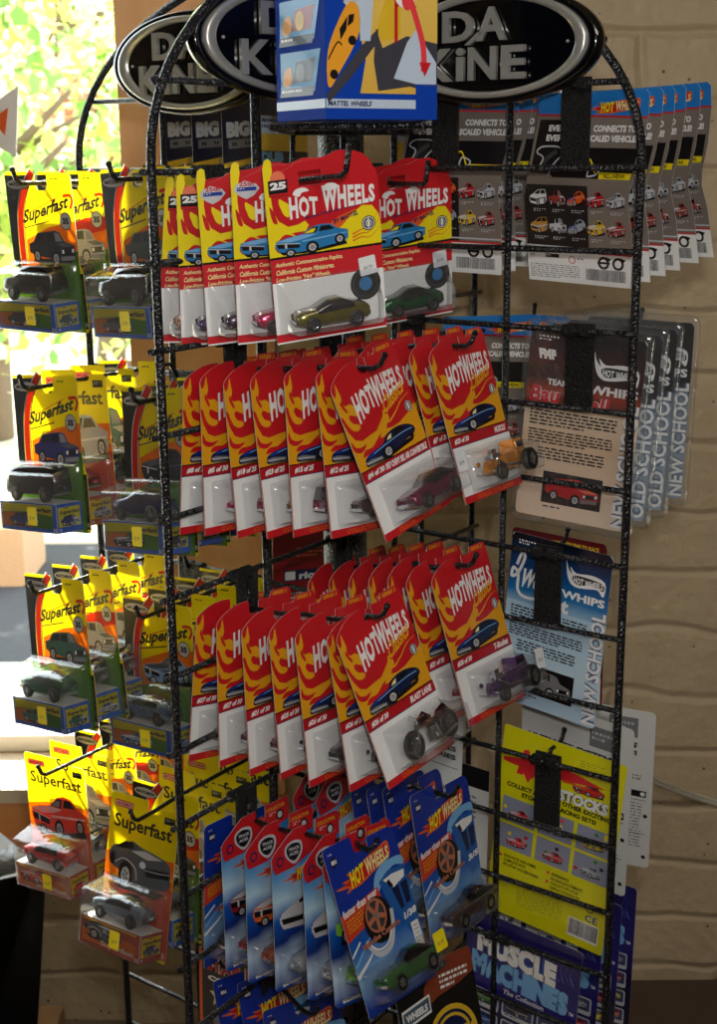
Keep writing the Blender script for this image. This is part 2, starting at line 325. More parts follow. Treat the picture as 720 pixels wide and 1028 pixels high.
# ------------------------------------------------------------------ printed pictures
def pic_car(A, x0, y0, x1, y1, paint, dark=BLK, light=None, kind='muscle', l=3, flip=False, glass=None, hub=LGR):
    def T(p):
        x, y = p; x = 1-x if flip else x
        return (x0+x*(x1-x0), y0+y*(y1-y0))
    def pg(pts, m, ll, smooth=False): A.poly([T(p) for p in (catmull(pts, 4) if smooth else pts)], m, ll)
    def wheel(cx, cy, rx, ry):
        pg(circ(cx, cy, rx*1.18, ry*1.15, 18), dark, l+2); pg(circ(cx, cy, rx*.68, ry*.7, 16), hub, l+3); pg(circ(cx, cy, rx*.5, ry*.5, 14), GRY, l+4)
        for k in range(5):
            a = k*2*pi/5; pg([(cx, cy), (cx+rx*.6*cos(a-.18), cy+ry*.6*sin(a-.18)), (cx+rx*.6*cos(a+.18), cy+ry*.6*sin(a+.18))], hub, l+5)
    light = light or LBL; glass = glass or dark
    if kind == 'muscle':
        pg([(.04, .80), (.96, .72), (.98, .86), (.5, .99), (.1, .96)], dark, l)
        pg([(0, .60), (.02, .44), (.16, .36), (.36, .30), (.50, .08), (.62, .02), (.76, .05), (.86, .24), (1, .34), (1, .62), (.95, .74), (.55, .88), (.30, .92), (.04, .82)], paint, l+1)
        pg([(.02, .46), (.16, .38), (.37, .31), (.58, .34), (.40, .46), (.2, .52)], light, l+2)
        pg([(.38, .30), (.51, .10), (.60, .09), (.56, .30)], glass, l+2); pg([(.60, .28), (.63, .09), (.75, .09), (.82, .25)], glass, l+2)
        pg([(.40, .28), (.50, .15), (.56, .14), (.53, .28)], YEL if paint is CAR else GRY, l+3)
        pg([(.02, .52), (.33, .62), (.33, .76), (.04, .70)], dark, l+2)
        pg([(.015, .50), (.34, .60), (.34, .63), (.02, .53)], hub, l+3); pg([(.13, .55), (.16, .56), (.16, .73), (.13, .72)], hub, l+4)
        pg([(.36, .52), (.98, .42), (.98, .46), (.38, .57)], light, l+2)
        wheel(.20, .90, .06, .12); wheel(.50, .80, .075, .19); wheel(.88, .64, .06, .16)
    elif kind == 'lead':
        pg([(.04, .84), (.96, .64), (.9, .80), (.4, .98), (.05, .96)], dark, l)
        pg([(.0, .78), (.03, .60), (.16, .48), (.38, .38), (.46, .18), (.60, .05), (.76, .04), (.92, .16), (1, .36), (.97, .54), (.8, .66), (.5, .82), (.2, .94), (.02, .92)], paint, l+1, True)
        pg([(.02, .62), (.16, .50), (.37, .40), (.5, .41), (.3, .52), (.12, .64)], MBL, l+2)
        pg([(.42, .37), (.48, .20), (.59, .11), (.56, .34)], glass, l+2); pg([(.60, .32), (.62, .10), (.74, .08), (.84, .20)], glass, l+2)
        pg([(.46, .34), (.50, .22), (.57, .15), (.55, .33)], CRM if paint is DBL else glass, l+3)
        A.stroke([T(p) for p in ((.18, .56), (.45, .44), (.75, .34), (.95, .34))], .008*(x1-x0)/.8, LBL if paint is DBL else light, l+3)
        pg([(.0, .74), (.10, .70), (.30, .78), (.31, .90), (.05, .95)], GRY, l+2); pg([(.01, .78), (.28, .82), (.28, .85), (.02, .82)], LGR, l+3); pg([(.02, .86), (.26, .88), (.25, .91), (.04, .90)], dark, l+3)
        wheel(.43, .74, .085, .22); pg(circ(.90, .56, .05, .10, 14), dark, l+2)
    elif kind in ('suv', 'truck'):
        pg([(.08, .86), (.95, .80), (.9, .94), (.5, 1), (.1, .95)], dark, l)
        top = [(.02, .40), (.12, .34), (.22, .08), (.60, 0), (.70, .05), (.78, .30), (.98, .42), (1, .66), (.96, .86), (.66, .90), (.55, .84), (.12, .74), (.02, .66)] if kind == 'suv' else [(.02, .40), (.32, .36), (.36, .10), (.62, .03), (.72, .10), (.78, .34), (.98, .42), (1, .66), (.96, .86), (.66, .90), (.55, .84), (.12, .74), (.02, .66)]
        pg(top, paint, l+1)
        pg([(.24, .12), (.38, .08), (.37, .32), (.17, .34)] if kind == 'suv' else [(.38, .14), (.46, .10), (.46, .33), (.38, .33)], glass, l+2)
        pg([(.41, .08), (.56, .05), (.56, .32), (.41, .32)], glass, l+2); pg([(.59, .05), (.68, .08), (.75, .30), (.60, .32)], GRY, l+2)
        pg([(.60, .38), (.80, .33), (.97, .43), (.75, .48)], light, l+2); pg([(.70, .54), (.98, .50), (.97, .66), (.71, .72)], dark, l+2)
        pg([(.72, .56), (.76, .55), (.76, .66), (.72, .67)], WHT, l+3); pg([(.93, .52), (.97, .51), (.965, .62), (.93, .63)], WHT, l+3); pg([(.68, .76), (.98, .72), (.97, .84), (.68, .89)], GRY, l+2)
        wheel(.18, .76, .07, .18); wheel(.58, .82, .08, .20)
    elif kind == 'pickup':  # rounded retro nose filling the picture
        pg([(.05, .80), (.95, .84), (.8, .98), (.2, .99)], dark, l)
        pg([(.02, .36), (.08, .20), (.24, .14), (.36, .03), (.52, .10), (.78, .16), (.96, .26), (1, .52), (.97, .74), (.66, .86), (.44, .82), (.2, .66), (.04, .56)], paint, l+1, True)
        pg([(.10, .22), (.26, .06), (.38, .06), (.40, .17), (.20, .22)], glass, l+2); pg([(.36, .22), (.58, .14), (.86, .22), (.62, .30)], light, l+2)
        pg([(.60, .46), (.98, .40), (.98, .54), (.62, .62)], dark, l+2); A.stroke([T((.6, .5)), T((.8, .48)), T((.98, .44))], .008, hub, l+3); pg(circ(.56, .42, .05, .07, 14), LGR, l+3)
        A.stroke([T((.12, .52)), T((.26, .40)), T((.44, .52)), T((.48, .74))], .012, light, l+2)
        wheel(.30, .72, .10, .24); pg(circ(.07, .46, .04, .12, 12), dark, l+2)
    else:  # wagon / hatch
        pg([(0, .62), (.04, .42), (.30, .24), (.52, .04), (.92, 0), (1, .30), (1, .66), (.92, .84), (.46, .94), (.06, .84)], paint, l+1)
        pg([(.34, .24), (.54, .07), (.66, .05), (.60, .28), (.34, .32)], glass, l+2); pg([(.64, .28), (.70, .05), (.90, .04), (.96, .26)], glass, l+2)
        pg([(.03, .55), (.40, .62), (.40, .78), (.06, .72)], dark, l+2); pg([(.0, .50), (.4, .58), (.98, .44), (.98, .5), (.42, .66), (0, .56)], light, l+2)
        wheel(.50, .82, .08, .2); wheel(.90, .70, .06, .16)

def flame_field(A, Y, R, l=1):
    """licks of fire down the left side and the warm band behind the car"""
    A.poly([(0, .60), (0, .30), (.03, .37), (.08, .425), (.16, .445), (.28, .435), (.38, .43), (.46, .40), (.54, .365), (.60, .372), (.60, .40), (.54, .425), (.52, .445), (.60, .452), (.72, .445), (.86, .42), (1, .38), (1, .60)], Y, l)
    A.poly(catmull([(-.0, .14), (.02, .17), (.05, .155), (.075, .105), (.085, .13), (.095, .18), (.075, .215), (.11, .235), (.17, .235), (.23, .27), (.25, .30), (.22, .315), (.16, .30), (.12, .29), (.10, .31), (.13, .34), (.19, .355), (.20, .375), (.15, .385), (.09, .37), (.05, .33), (.03, .29), (.0, .27)], 4)[:-3], Y, l)
    A.poly(catmull([(.06, .20), (.085, .23), (.11, .26), (.10, .275), (.07, .25), (.05, .22)], 4), R, l+1)
    A.poly(catmull([(.10, .53), (.15, .50), (.26, .50), (.36, .47), (.42, .455), (.40, .475), (.44, .48), (.52, .47), (.46, .50), (.38, .53), (.28, .535), (.18, .53)], 4), R, l+1)
    A.poly(catmull([(.02, .42), (.05, .46), (.12, .475), (.2, .47), (.12, .50), (.04, .49), (.01, .46)], 3), R, l+1)

def bow(k, rise=.0, grow=.0):
    return lambda x, y: (x, (y-.5)*(1+grow*(x-.5))+.5+k*math.sin(pi*x)+rise*x)
def club_badge(A, x, y, r, l=3):
    A.circle(x, y, r, BLK, l); A.ring(x, y, r*.86, r*.12, WHT, l+1); A.poly(circ(x, y, r*.22, r*.45, 10), WHT, l+1); A.ring(x, y, r*.5, r*.1, WHT, l+1)

SPOTS = ['BLAST LINE', "1957 CHEVY BEL AIR CONVERTIBLE", 'MUSCLE', 'T-Bucket']
def art_classics(no='#25 of 30', name=None, w=.107, h=.165):
    A = Art(w, h)
    out = [(0, 1), (0, .14), (.02, .115), (.07, .09), (.14, .065), (.22, .045), (.32, .032), (.41, .03), (.425, .05), (.425, .10), (.45, .115), (.53, .115), (.55, .10), (.55, .05), (.56, .035), (.66, .04), (.69, .04), (.71, .03), (.72, .004), (.95, .0), (.985, .012), (1, .05), (1, 1)]
    A.plate(out, RED)
    flame_field(A, ORY, RED)
    A.text('SERIES 2', .74, .012, .94, .034, ORY, 2, bold=.03, shear=.2)
    A.text('HOT', .21, .21, .50, .355, WHT, 3, bold=.05, up=.045, warp=bow(.03, 0, -.25), space=1.08)
    A.text('WHEELS', .48, .165, .96, .305, WHT, 3, bold=.045, up=.03, space=1.12, warp=lambda x, y: (x, y*(1.25-.45*x)-.12+.22*x))
    A.text('Classics', .57, .28, .93, .375, ORY, 5, bold=.035, shear=.3, up=.075, space=1.05)
    A.stroke([(.56, .345), (.53, .39), (.58, .415), (.70, .385), (.84, .335), (.97, .315)], .03, ORY, 4, taper=True)
    club_badge(A, .90, .385, .052, 4)
    A.poly([(0, .598), (1, .598), (1, .608), (0, .608)], BLK, 3)
    pic_car(A, .10, .455, .88, .60, DBL, kind='lead', l=4)
    A.rect(0, .604, 1, .662, P('strip_red', (176, 20, 34)), 10); A.rect(0, .662, 1, .667, NAVY, 10)
    A.rect(0, .667, 1, 1, WHT, 10)
    A.text(no, .06, .616, .30, .650, WHT, 11, bold=.05, shear=.3)
    if name: A.text(name, max(.32, .95-.032*len(name)), .614, .95, .652, WHT, 11, bold=.05, shear=.2)
    A.rect(0, .957, 1, 1, RED, 11)
    A.text('COLLECTOR SERIES', .2, .966, .85, .992, ORG, 12, bold=.04, shear=.2)
    return A

def art_redline(w=.107, h=.165, badge='25'):
    A = Art(w, h)
    out = [(0, 1), (0, .05), (.015, .012), (.05, .0), (.075, .012), (.08, .06), (.11, .085), (.18, .07), (.24, .055), (.27, .04), (.36, .03), (.46, .028), (.54, .022), (.64, .0), (.76, .002), (.87, .03), (.93, .065), (.955, .10), (.985, .13), (1, .17), (1, 1)]
    A.plate(out, RED, hole=[(.30, .085), (.50, .085), (.50, .16), (.30, .16)])
    A.poly([(0, .52), (0, .05), (.015, .012), (.05, .0), (.075, .012), (.08, .06), (.06, .13), (.05, .2), (.06, .27), (.10, .33), (.18, .365), (.27, .36), (.33, .345), (.36, .37), (.33, .40), (.24, .40), (.2, .405), (.28, .43), (.42, .44), (.55, .43), (.64, .40), (.74, .345), (.84, .305), (.93, .31), (.985, .36), (1, .40), (1, .52)], YEL, 1)
    A.poly(catmull([(.12, .215), (.16, .23), (.20, .25), (.215, .29), (.19, .315), (.15, .30), (.13, .27), (.115, .24)], 4), YEL, 2)
    A.poly(catmull([(.03, .25), (.07, .285), (.09, .34), (.05, .33)], 4), RED, 2)
    A.poly(catmull([(.05, .47), (.10, .425), (.16, .405), (.24, .43), (.2, .45), (.28, .47), (.2, .49), (.13, .47), (.09, .50)], 4), RED, 2)
    A.poly(catmull([(.50, .41), (.60, .355), (.72, .33), (.78, .32), (.70, .37), (.62, .41)], 4), ORG, 2)
    for k in range(3): A.stroke([(.74, .49-.018*k), (.82, .475-.02*k), (.9, .48-.03*k), (1, .43-.05*k)], .014, ORG, 2, taper=True)
    # anniversary shield
    if badge == '25':
        A.rect(.035, .115, .20, .20, BLK, 3); A.text('25', .05, .125, .19, .165, WHT, 4, bold=.06); A.rect(.035, .185, .20, .197, RED, 4); A.circle(.12, .11, .065, P('salmon', (232, 120, 90)), 2)
    else:
        A.poly([(.04, .12), (.12, .10), (.22, .12), (.25, .145), (.22, .165), (.2, .18), (.13, .20), (.07, .18), (.02, .15)], LGR, 3); A.text('25th', .07, .105, .2, .13, RED, 4, bold=.03); A.rect(.05, .135, .22, .155, MBL, 4); A.lines(.06, .14, .2, .15, 1, WHT, 5, seed=4)
    A.text('HOT', .20, .215, .45, .325, WHT, 5, bold=.045, up=-.005, warp=bow(.02, 0, -.2), space=1.08)
    A.poly(catmull([(.24, .20), (.27, .175), (.34, .17), (.38, .19), (.32, .195), (.29, .215)], 4), WHT, 5)
    A.poly(catmull([(.50, .185), (.54, .165), (.60, .165), (.64, .185), (.60, .195), (.56, .21)], 4), WHT, 5)
    A.text('WHEELS', .49, .18, .96, .305, WHT, 6, bold=.045, space=1.12, warp=lambda x, y: (x, (y-.5)*(1.15-.4*x)+.5-.02*x))
    A.text('fastest metal cars in the world!', .33, .318, .92, .338, NAVY, 5, bold=.02, up=.045)
    A.text('BY MATTEL', .58, .36, .80, .385, NAVY, 5, bold=.04, up=.035)
    club_badge(A, .89, .405, .062, 4)
    A.rect(0, .52, 1, .532, BLK, 5)
    pic_car(A, .05, .37, .70, .52, CAR, kind='muscle', l=6)
    A.poly([(0, .532), (1, .532), (1, .66), (0, .66)], P('band_red', (200, 36, 46)), 5)
    A.poly([(0, .66), (1, .66), (1, 1), (0, 1)], WHT, 5)
    A.text('Authentic Commemorative Replica.', .04, .55, .64, .58, CRM, 7, bold=.025, shear=.2)
    A.text('California Custom Miniatures.', .04, .59, .56, .618, CRM, 7, bold=.025, shear=.2)
    A.text('Low-Friction "Hot" Wheels.', .04, .63, .52, .655, CRM, 7, bold=.025, shear=.2)
    A.circle(.83, .735, .14, BLK, 7, 24); A.circle(.83, .735, .06, CAR, 8); A.ring(.83, .735, .12, .015, P('dark_grey', (60, 60, 64)), 8)
    A.rect(0, .945, 1, .99, P('band_red', (200, 36, 46)), 7)
    return A

def hw_logo(A, x0, y0, x1, y1, up=.06, l=3, stroke_m=RED, flames=ORG):
    W = x1-x0; H = y1-y0
    p = lambda a, b: (x0+a*W, y0+b*H-up*a)
    A.poly(catmull([p(-.30, .55), p(-.05, .60), p(-.15, .40), p(.05, .45), p(0, .15), p(.2, .30), p(.5, .05), p(.8, .0), p(1.03, -.05), p(1.04, .5), p(.98, .78), p(.6, .95), p(.25, 1.1), p(.05, 1.05), p(-.1, 1.05), p(-.02, .85), p(-.15, .75)], 3), flames, l)
    A.poly(catmull([p(-.1, .6), p(.1, .5), p(.4, .22), p(.9, .08), p(.99, .1), p(.96, .7), p(.5, .9), p(.2, 1), p(.05, .85)], 3), stroke_m, l+1)
    A.text('HOT', p(.05, 0)[0], y0+.10*H, p(.38, 0)[0], y0+1.0*H, YEL, l+2, bold=.05, shear=.12, up=up*.4, space=1.08)
    A.text('WHEELS', p(.42, 0)[0], y0+.08*H-up*.4, p(1.0, 0)[0], y0+.88*H-up*.4, WHT if W < .3 else CRM, l+2, bold=.045, shear=.12, up=up*.55, space=1.1, warp=lambda x, y: (x, (y-.5)*(1.1-.25*x)+.5))

def art_blue(kind=0, num='1/38', w=.107, h=.165):
    """new blue card, big wheel picture"""
    A = Art(w, h)
    out = [(0, 1), (0, .03), (.015, .008), (.05, 0), (.36, 0), (.40, .01), (.40, .09), (.42, .105), (.58, .105), (.60, .09), (.60, .05), (.66, .05), (.92, .052), (.97, .07), (1, .11), (1, 1)]
    A.plate(out, BLUEDEEP)
    A.circle(.11, .095, .05, DBL, 1); A.text('001', .075, .082, .145, .108, WHT, 2, bold=.05)
    A.lines(.06, .04, .14, .06, 1, WHT, 1, seed=9)
    A.poly(catmull([(.55, .30), (.7, .24), (.9, .235), (1, .25), (1, .30), (.85, .28), (.66, .33), (.5, .42)], 4)[:], LBL, 1)
    A.poly([(.60, .33), (.76, .29), (1, .30), (1, .66), (.84, .70), (.78, .60), (.66, .50)], BLU, 2)
    A.poly([(.66, .33), (.8, .32), (.98, .33), (.96, .37), (.78, .40)], WHT, 3); A.poly([(.74, .40), (.98, .39), (.96, .52), (.80, .54)], DBL, 3); A.stroke([(.86, .385), (.87, .53)], .03, BLU, 4); A.poly([(.70, .35), (.74, .34), (.78, .39), (.73, .39)], BLK, 4)
    hw_logo(A, .22, .175, .84, .285, up=.045, l=5)
    A.poly([(0, .395), (.56, .345), (.60, .47), (.40, .50), (0, .555)], P('badge_red', (204, 60, 36)), 4)
    A.text('faster than ever', .03, .375, .54, .42, WHT, 5, bold=.03, up=.035)
    A.lines(.05, .44, .30, .52, 4, ORY, 5, seed=12, slope=-.1)
    A.circle(.46, .52, .20, BLK, 6, 26, ry=.135); A.circle(.44, .49, .145, P('dark_grey', (60, 60, 64)), 7, 24, ry=.10); 
    for k in range(5):
        a = k*2*pi/5+.3; A.stroke([(.44, .49), (.44+.12*cos(a), .49+.085*sin(a))], .045, P('bronze', (186, 110, 80)), 9)
    A.ring(.44, .49, .145, .022, P('bronze', (186, 110, 80)), 9, ry=.10); A.circle(.44, .49, .03, GRY, 10)
    A.stroke([(.22, .60), (.34, .70), (.52, .695), (.62, .60), (.66, .50)], .05, LGR, 8); A.stroke([(.24, .61), (.35, .675), (.50, .67), (.6, .59)], .018, WHT, 9)
    A.stroke([(.02, .70), (.2, .62), (.36, .56)], .03, LBL, 5, taper=True); A.stroke([(0, .76), (.2, .70), (.3, .66)], .04, WHT, 5, taper=True); A.stroke([(.0, .64), (.15, .58)], .02, WHT, 5)
    A.text('Impulse Custom', .16, .60, .72, .645, P('bronze', (186, 110, 80)), 11, bold=.04, up=.03, out=DBL, ob=.04)
    A.text(num, .80, .565, .99, .605, WHT, 11, bold=.05, up=.01, shear=.2)
    if kind == 1: A.rect(.86, .64, .97, .80, WHT, 6); A.lines(.88, .66, .96, .78, 5, GRY, 7)
    return A

def art_hunt(pic='suv', paint=None, w=.107, h=.165):
    """blue card with a red slanted header and a shield"""
    A = Art(w, h); paint = paint or ORG
    out = [(0, .97), (0, .17), (.03, .145), (.10, .10), (.22, .045), (.30, .03), (.64, .03), (.66, .10), (.69, .115), (.80, .115), (.82, .10), (.82, .0), (.98, .0), (1, .03), (1, .97), (.95, 1), (.05, .985)]
    out = [(0, .97), (0, .17), (.04, .14), (.30, .03), (.50, .02), (.505, .085), (.53, .10), (.62, .10), (.64, .085), (.645, .012), (.97, 0), (1, .02), (1, .95), (.60, .955), (.40, 1), (.04, .99)]
    A.plate(out, BLUEFADE)
    A.poly([(0, .17), (.04, .14), (.30, .03), (.50, .02), (.505, .085), (.53, .10), (.62, .10), (.64, .085), (.645, .012), (.97, 0), (1, .02), (1, .15), (.66, .19), (.50, .22), (.30, .26), (.05, .27), (.02, .24)], RED, 1)
    A.poly(catmull([(.20, .12), (.30, .095), (.42, .11), (.44, .17), (.38, .225), (.31, .24), (.24, .21), (.19, .17)], 4), LGR, 2); A.poly(catmull([(.22, .13), (.30, .11), (.40, .125), (.41, .17), (.36, .21), (.31, .22), (.25, .20), (.215, .165)], 4), BLK, 3)
    A.text('TRACK', .24, .135, .40, .155, LGR, 4, bold=.04); A.text('ACES', .25, .165, .38, .185, LGR, 4, bold=.04); A.circle(.12, .20, .05, NAVY, 2); A.circle(.12, .20, .03, RED, 3)
    A.text('COLLECTOR', .66, .04, .94, .065, ORY, 2, bold=.04, up=.01); A.circle(.86, .105, .055, BLK, 2); A.circle(.86, .105, .035, LGR, 3); A.lines(.70, .075, .80, .10, 2, WHT, 2)
    hw_logo(A, .32, .26, .92, .35, up=.04, l=5)
    pic_car(A, .08, .42, .92, .66, paint, kind=pic, l=3, light=LGR)
    A.rect(.10, .955, .36, .975, WHT, 3); A.lines(.12, .96, .34, .972, 1, GRY, 4)
    A.text('Number 0', .74, .70, .94, .72, WHT, 4, bold=.02)
    return A

def art_superfast(pic='suv', paint=None, bg=0, w=.106, h=.165):
    A = Art(w, h); paint = paint or TDK
    out = [(.0, .96), (-.0, .03), (.01, .0), (.46, .0), (.46, .09), (.50, .115), (.60, .115), (.64, .09), (.64, .008), (.97, .012), (1, .04), (1, .56), (1.03, .60), (1.05, .63), (1.05, .97), (1.02, .99), (1, .99), (.02, .99)]
    A.plate(out, TYEL, hole=None)
    A.poly([(0, .02), (.40, .02), (.24, .12), (.14, .26), (.11, .45), (.11, .60), (0, .60)], TBLK, 1)
    A.stroke([(.43, .0), (.29, .11), (.20, .24), (.165, .42), (.165, .62)], .115, TWHT, 2); A.stroke([(.43, .0), (.29, .11), (.20, .24), (.165, .42), (.165, .62)], .085, TRED, 3); A.stroke([(.47, .0), (.345, .11), (.26, .24), (.225, .42), (.225, .62)], .012, TBLK, 4)
    A.poly(circ(.20, .075, .185, .036, 20), TBLK, 4); A.poly(circ(.20, .075, .172, .031, 20), TWHT, 5); A.text('MATCHBOX', .06, .065, .35, .086, TBLK, 6, bold=.06)
    A.lines(.70, .04, .94, .06, 1, TBLK, 2, seed=3)
    A.poly([(.24, .42), (.6, .34), (1, .30), (1, .56), (.23, .60)], TORG, 1); A.poly([(.23, .60), (.5, .55), (1, .48), (1, .99), (.0, .99), (0, .60)], TGRN, 2)
    if bg: A.poly([(.3, .36), (.7, .29), (1, .28), (1, .36), (.5, .42), (.25, .46)], TRED, 2)
    A.text('Superfast', .23, .235, .93, .345, TBLK, 5, bold=.035, shear=.3, up=.10)
    A.stroke([(.30, .255), (.5, .215), (.78, .155)], .008, TRED, 4); A.stroke([(.86, .15), (.96, .145), (.99, .18), (.95, .225)], .03, TRED, 4); A.stroke([(.24, .345), (.5, .315), (.62, .30)], .012, TBLK, 4)
    A.circle(.87, .30, .085, TBLK, 6); A.circle(.87, .30, .076, TWHT, 7); A.text('35', .825, .28, .915, .32, TBLK, 8, bold=.06)
    pic_car(A, .26, .36, .97, .57, paint, dark=TBLK, light=TGRY, kind=pic, l=4, hub=TWHT)
    A.rect(1.0, .62, 1.045, .965, TBLK, 3); A.lines(1.01, .66, 1.035, .90, 16, TWHT, 4); A.text('31', 1.004, .925, 1.04, .95, TWHT, 4, bold=.04)
    return A
def art_superfast_us(pic='pickup', paint=None, w=.106, h=.165):
    A = Art(w, h); paint = paint or TGRY
    out = [(.0, .98), (0, .02), (.02, .0), (.55, .0), (.55, .06), (.58, .075), (.72, .075), (.75, .06), (.75, .03), (.97, .03), (1, .05), (1, .98), (.98, 1), (.02, 1)]
    A.plate(out, TYEL)
    A.poly(rrect(.06, .045, .34, .09, .02, ry=.014), TRED, 2); A.poly(rrect(.07, .052, .33, .083, .015, ry=.01), TWHT, 3); A.text('MATCHBOX', .09, .058, .31, .077, TRED, 4, bold=.05, shear=.2)
    A.text('Superfast', .08, .135, .93, .25, TBLK, 3, bold=.025)
    A.rect(.80, .07, .95, .115, TBLK, 2); A.lines(.82, .08, .93, .10, 2, TWHT, 3)
    A.poly([(0, .40), (.3, .36), (1, .34), (1, .62), (0, .62)], TORG, 1); A.poly([(0, .60), (1, .52), (1, .98), (0, .98)], P('thin_rust', (190, 70, 40), .3), 2)
    A.stroke([(.0, .60), (.3, .50), (.6, .47), (1, .46)], .03, TYEL, 2)
    pic_car(A, .04, .28, .96, .62, paint, dark=TBLK, light=TWHT, kind=pic, l=4, hub=TWHT)
    A.text('2', .92, .93, .98, .965, TWHT, 4, bold=.05)
    return A
def art_superfast_box(A0, w, h, z0, z1, dep, pic, paint, us=False):
    """the little cardboard box in the blister: front and right side printed. z0..z1 as v values"""
    bw = w*.94; bh = (z1-z0)*h
    A = Art(bw, bh, th=dep)
    base = P("box_rust", (150, 60, 40), .1) if us else TBLU
    A.plate([(0, 0), (1, 0), (1, 1), (0, 1)], base)
    A.rect(.03, .05, .93, .62 if not us else .1, TYEL, 1); A.poly([(.03, .38), (.5, .30), (.93, .42), (.93, .86), (.03, .86)], TGRN if not us else TORG, 2); A.poly([(.03, .40), (.4, .34), (.55, .86), (.03, .86)], TORG, 3)
    A.text('Superfast', .50 if not us else .36, .14 if not us else .66, .92, .34 if not us else .9, TBLK if not us else TWHT, 6, bold=.03, shear=.1)
    pic_car(A, .16 if not us else .05, .34 if not us else .05, .70, .84 if not us else .72, paint, dark=TBLK, light=TWHT, kind=pic, l=5, hub=TWHT)
    A.text('31', .93, .82, .99, .96, TWHT, 3, bold=.03)
    # right side
    A2 = Art(dep, bh, th=.0004, M=Matrix.Translation((bw/2+.0006, 0, 0)) @ Matrix.Rotation(rad(90), 4, 'Z'))
    A2.plate([(0, 0), (1, 0), (1, 1), (0, 1)], base); A2.rect(.05, .12, .92, .80, TYEL, 1); A2.text('Superfast', .10, .22, .9, .40, TBLK, 3, bold=.03, shear=.15); A2.lines(.3, .14, .7, .2, 1, TBLK, 3)
    pic_car(A2, .12, .40, .88, .78, paint, dark=TBLK, light=TWHT, kind='suv', l=3, hub=TWHT); A2.text('9', .06, .84, .16, .96, TWHT, 3)
    me2 = A2.mesh('tmp'); off = [A.mi(m) for m in me2.materials]
    n0 = len(A.bm.faces); A.bm.from_mesh(me2); A.bm.faces.ensure_lookup_table()
    for f in list(A.bm.faces)[n0:]: f.material_index = off[f.material_index]
    return A

def art_back(w=.119, h=.186, seed=1, shade=0):
    """back of a card, blue head, cars in two rows, bar code"""
    A = Art(w, h)
    sk = lambda v: max(0, (.52-v)/.52)*.2
    out = [(0, 1), (-.01, .80), (0, .62), (.0, .50), (.03, .42), (.17, .10), (.19, .0), (1.19, -.02), (1.22, .0), (1.20, .12), (1.12, .32), (1.03, .47), (1.0, .56), (1.03, .70), (1.035, 1)]
    A.plate(out, BRN)
    A.poly([(.172, .10), (.19, .0), (1.19, -.02), (1.22, .0), (1.20, .11)], P('head_blue', (28, 120, 200)), 1); A.poly([(.165, .11), (.172, .10), (1.20, .11), (1.195, .12)], RED, 2)
    hw_logo(A, .76, .035, 1.12, .095, up=.01, l=3)
    r = random.Random(seed)
    A.poly([(.06, .41), (.19, .13), (.46, .13), (.40, .41)], BLK, 1)
    A.text('EVERY 1:64', .27, .155, .60, .19, WHT, 2, bold=.05, shear=.25); A.text('CONNECTS TO', .70, .155, 1.10, .19, WHT, 2, bold=.05, shear=.25)
    A.text('EVERY 1:64', .24, .205, .58, .24, WHT, 2, bold=.05, shear=.25); A.text('SCALED VEHICLE!', .64, .205, 1.10, .24, WHT, 2, bold=.05, shear=.25)
    A.poly([(.26, .41), (.42, .27), (1.11, .27), (1.03, .43), (.28, .43)], BLK, 2)
    A.stroke([(.12, .40), (.20, .33), (.14, .30), (.20, .27), (.36, .27), (.40, .30), (.30, .36), (.24, .42)], .012, LGR, 4); A.stroke([(.16, .38), (.24, .33), (.34, .29)], .035, P('track_grey', (60, 60, 64)), 3)
    A.stroke([(.62, .42), (.66, .36), (.74, .38), (.70, .41), (.62, .42)], .014, LGR, 4); A.stroke([(.60, .34), (.66, .33), (.70, .40)], .014, YEL, 5)
    A.poly([(.74, .395), (1.045, .395), (1.025, .43), (.73, .43)], YEL, 5); A.text('ALL-NEW!', .78, .402, .98, .425, BLK, 6, bold=.03)
    A.poly([(.02, .47), (.62, .47), (.62, .84), (-.005, .84), (.0, .62), (.0, .50)], P('brown_black', (34, 28, 28)), 1)
    cols = [WHT, P('brick', (160, 60, 50)), ORG, RED, LGR, P('ochre', (190, 140, 60)), LGR, SIL, GLD, P('brick', (160, 60, 50))]
    for i in range(10):
        x = .05+.19*(i % 5); y = .50+.15*(i//5); c = cols[i]
        pic_car(A, x-.01, y-.005, x+.165, y+.085, c, kind=('muscle', 'wagon', 'lead', 'muscle', 'truck')[(i*3+seed) % 5], l=3, light=LGR if c is not WHT and c is not LGR else GRY)
        A.lines(x+.03, y+.10, x+.16, y+.12, 2, LGR, 3, seed=i)
    A.rect(-.004, .80, 1.033, .808, LGR, 4); A.rect(-.004, .82, 1.034, .83, RED, 4); A.poly([(-.006, .83), (1.034, .83), (1.035, 1), (0, 1)], WHT, 4)
    A.lines(.03, .85, .12, .87, 1, BLK, 5); A.rect(.18, .845, .32, .865, BLK, 5); A.lines(.19, .85, .31, .86, 1, WHT, 6); A.ring(.45, .87, .035, .008, RED, 5); A.lines(.50, .86, .68, .875, 1, GRY, 5)
    for x in (.76, .90): A.ring(x, .875, .055, .022, BLK, 5); A.poly([(x+.02, .84), (x+.075, .85), (x+.045, .87)], BLK, 5)
    A.rect(.70, .868, .82, .88, BLK, 5)
    A.lines(.02, .905, .52, .985, 7, GRY, 5, fill=.35, seed=seed); A.barcode(.58, .905, .98, .985, 5, seed)
    return A

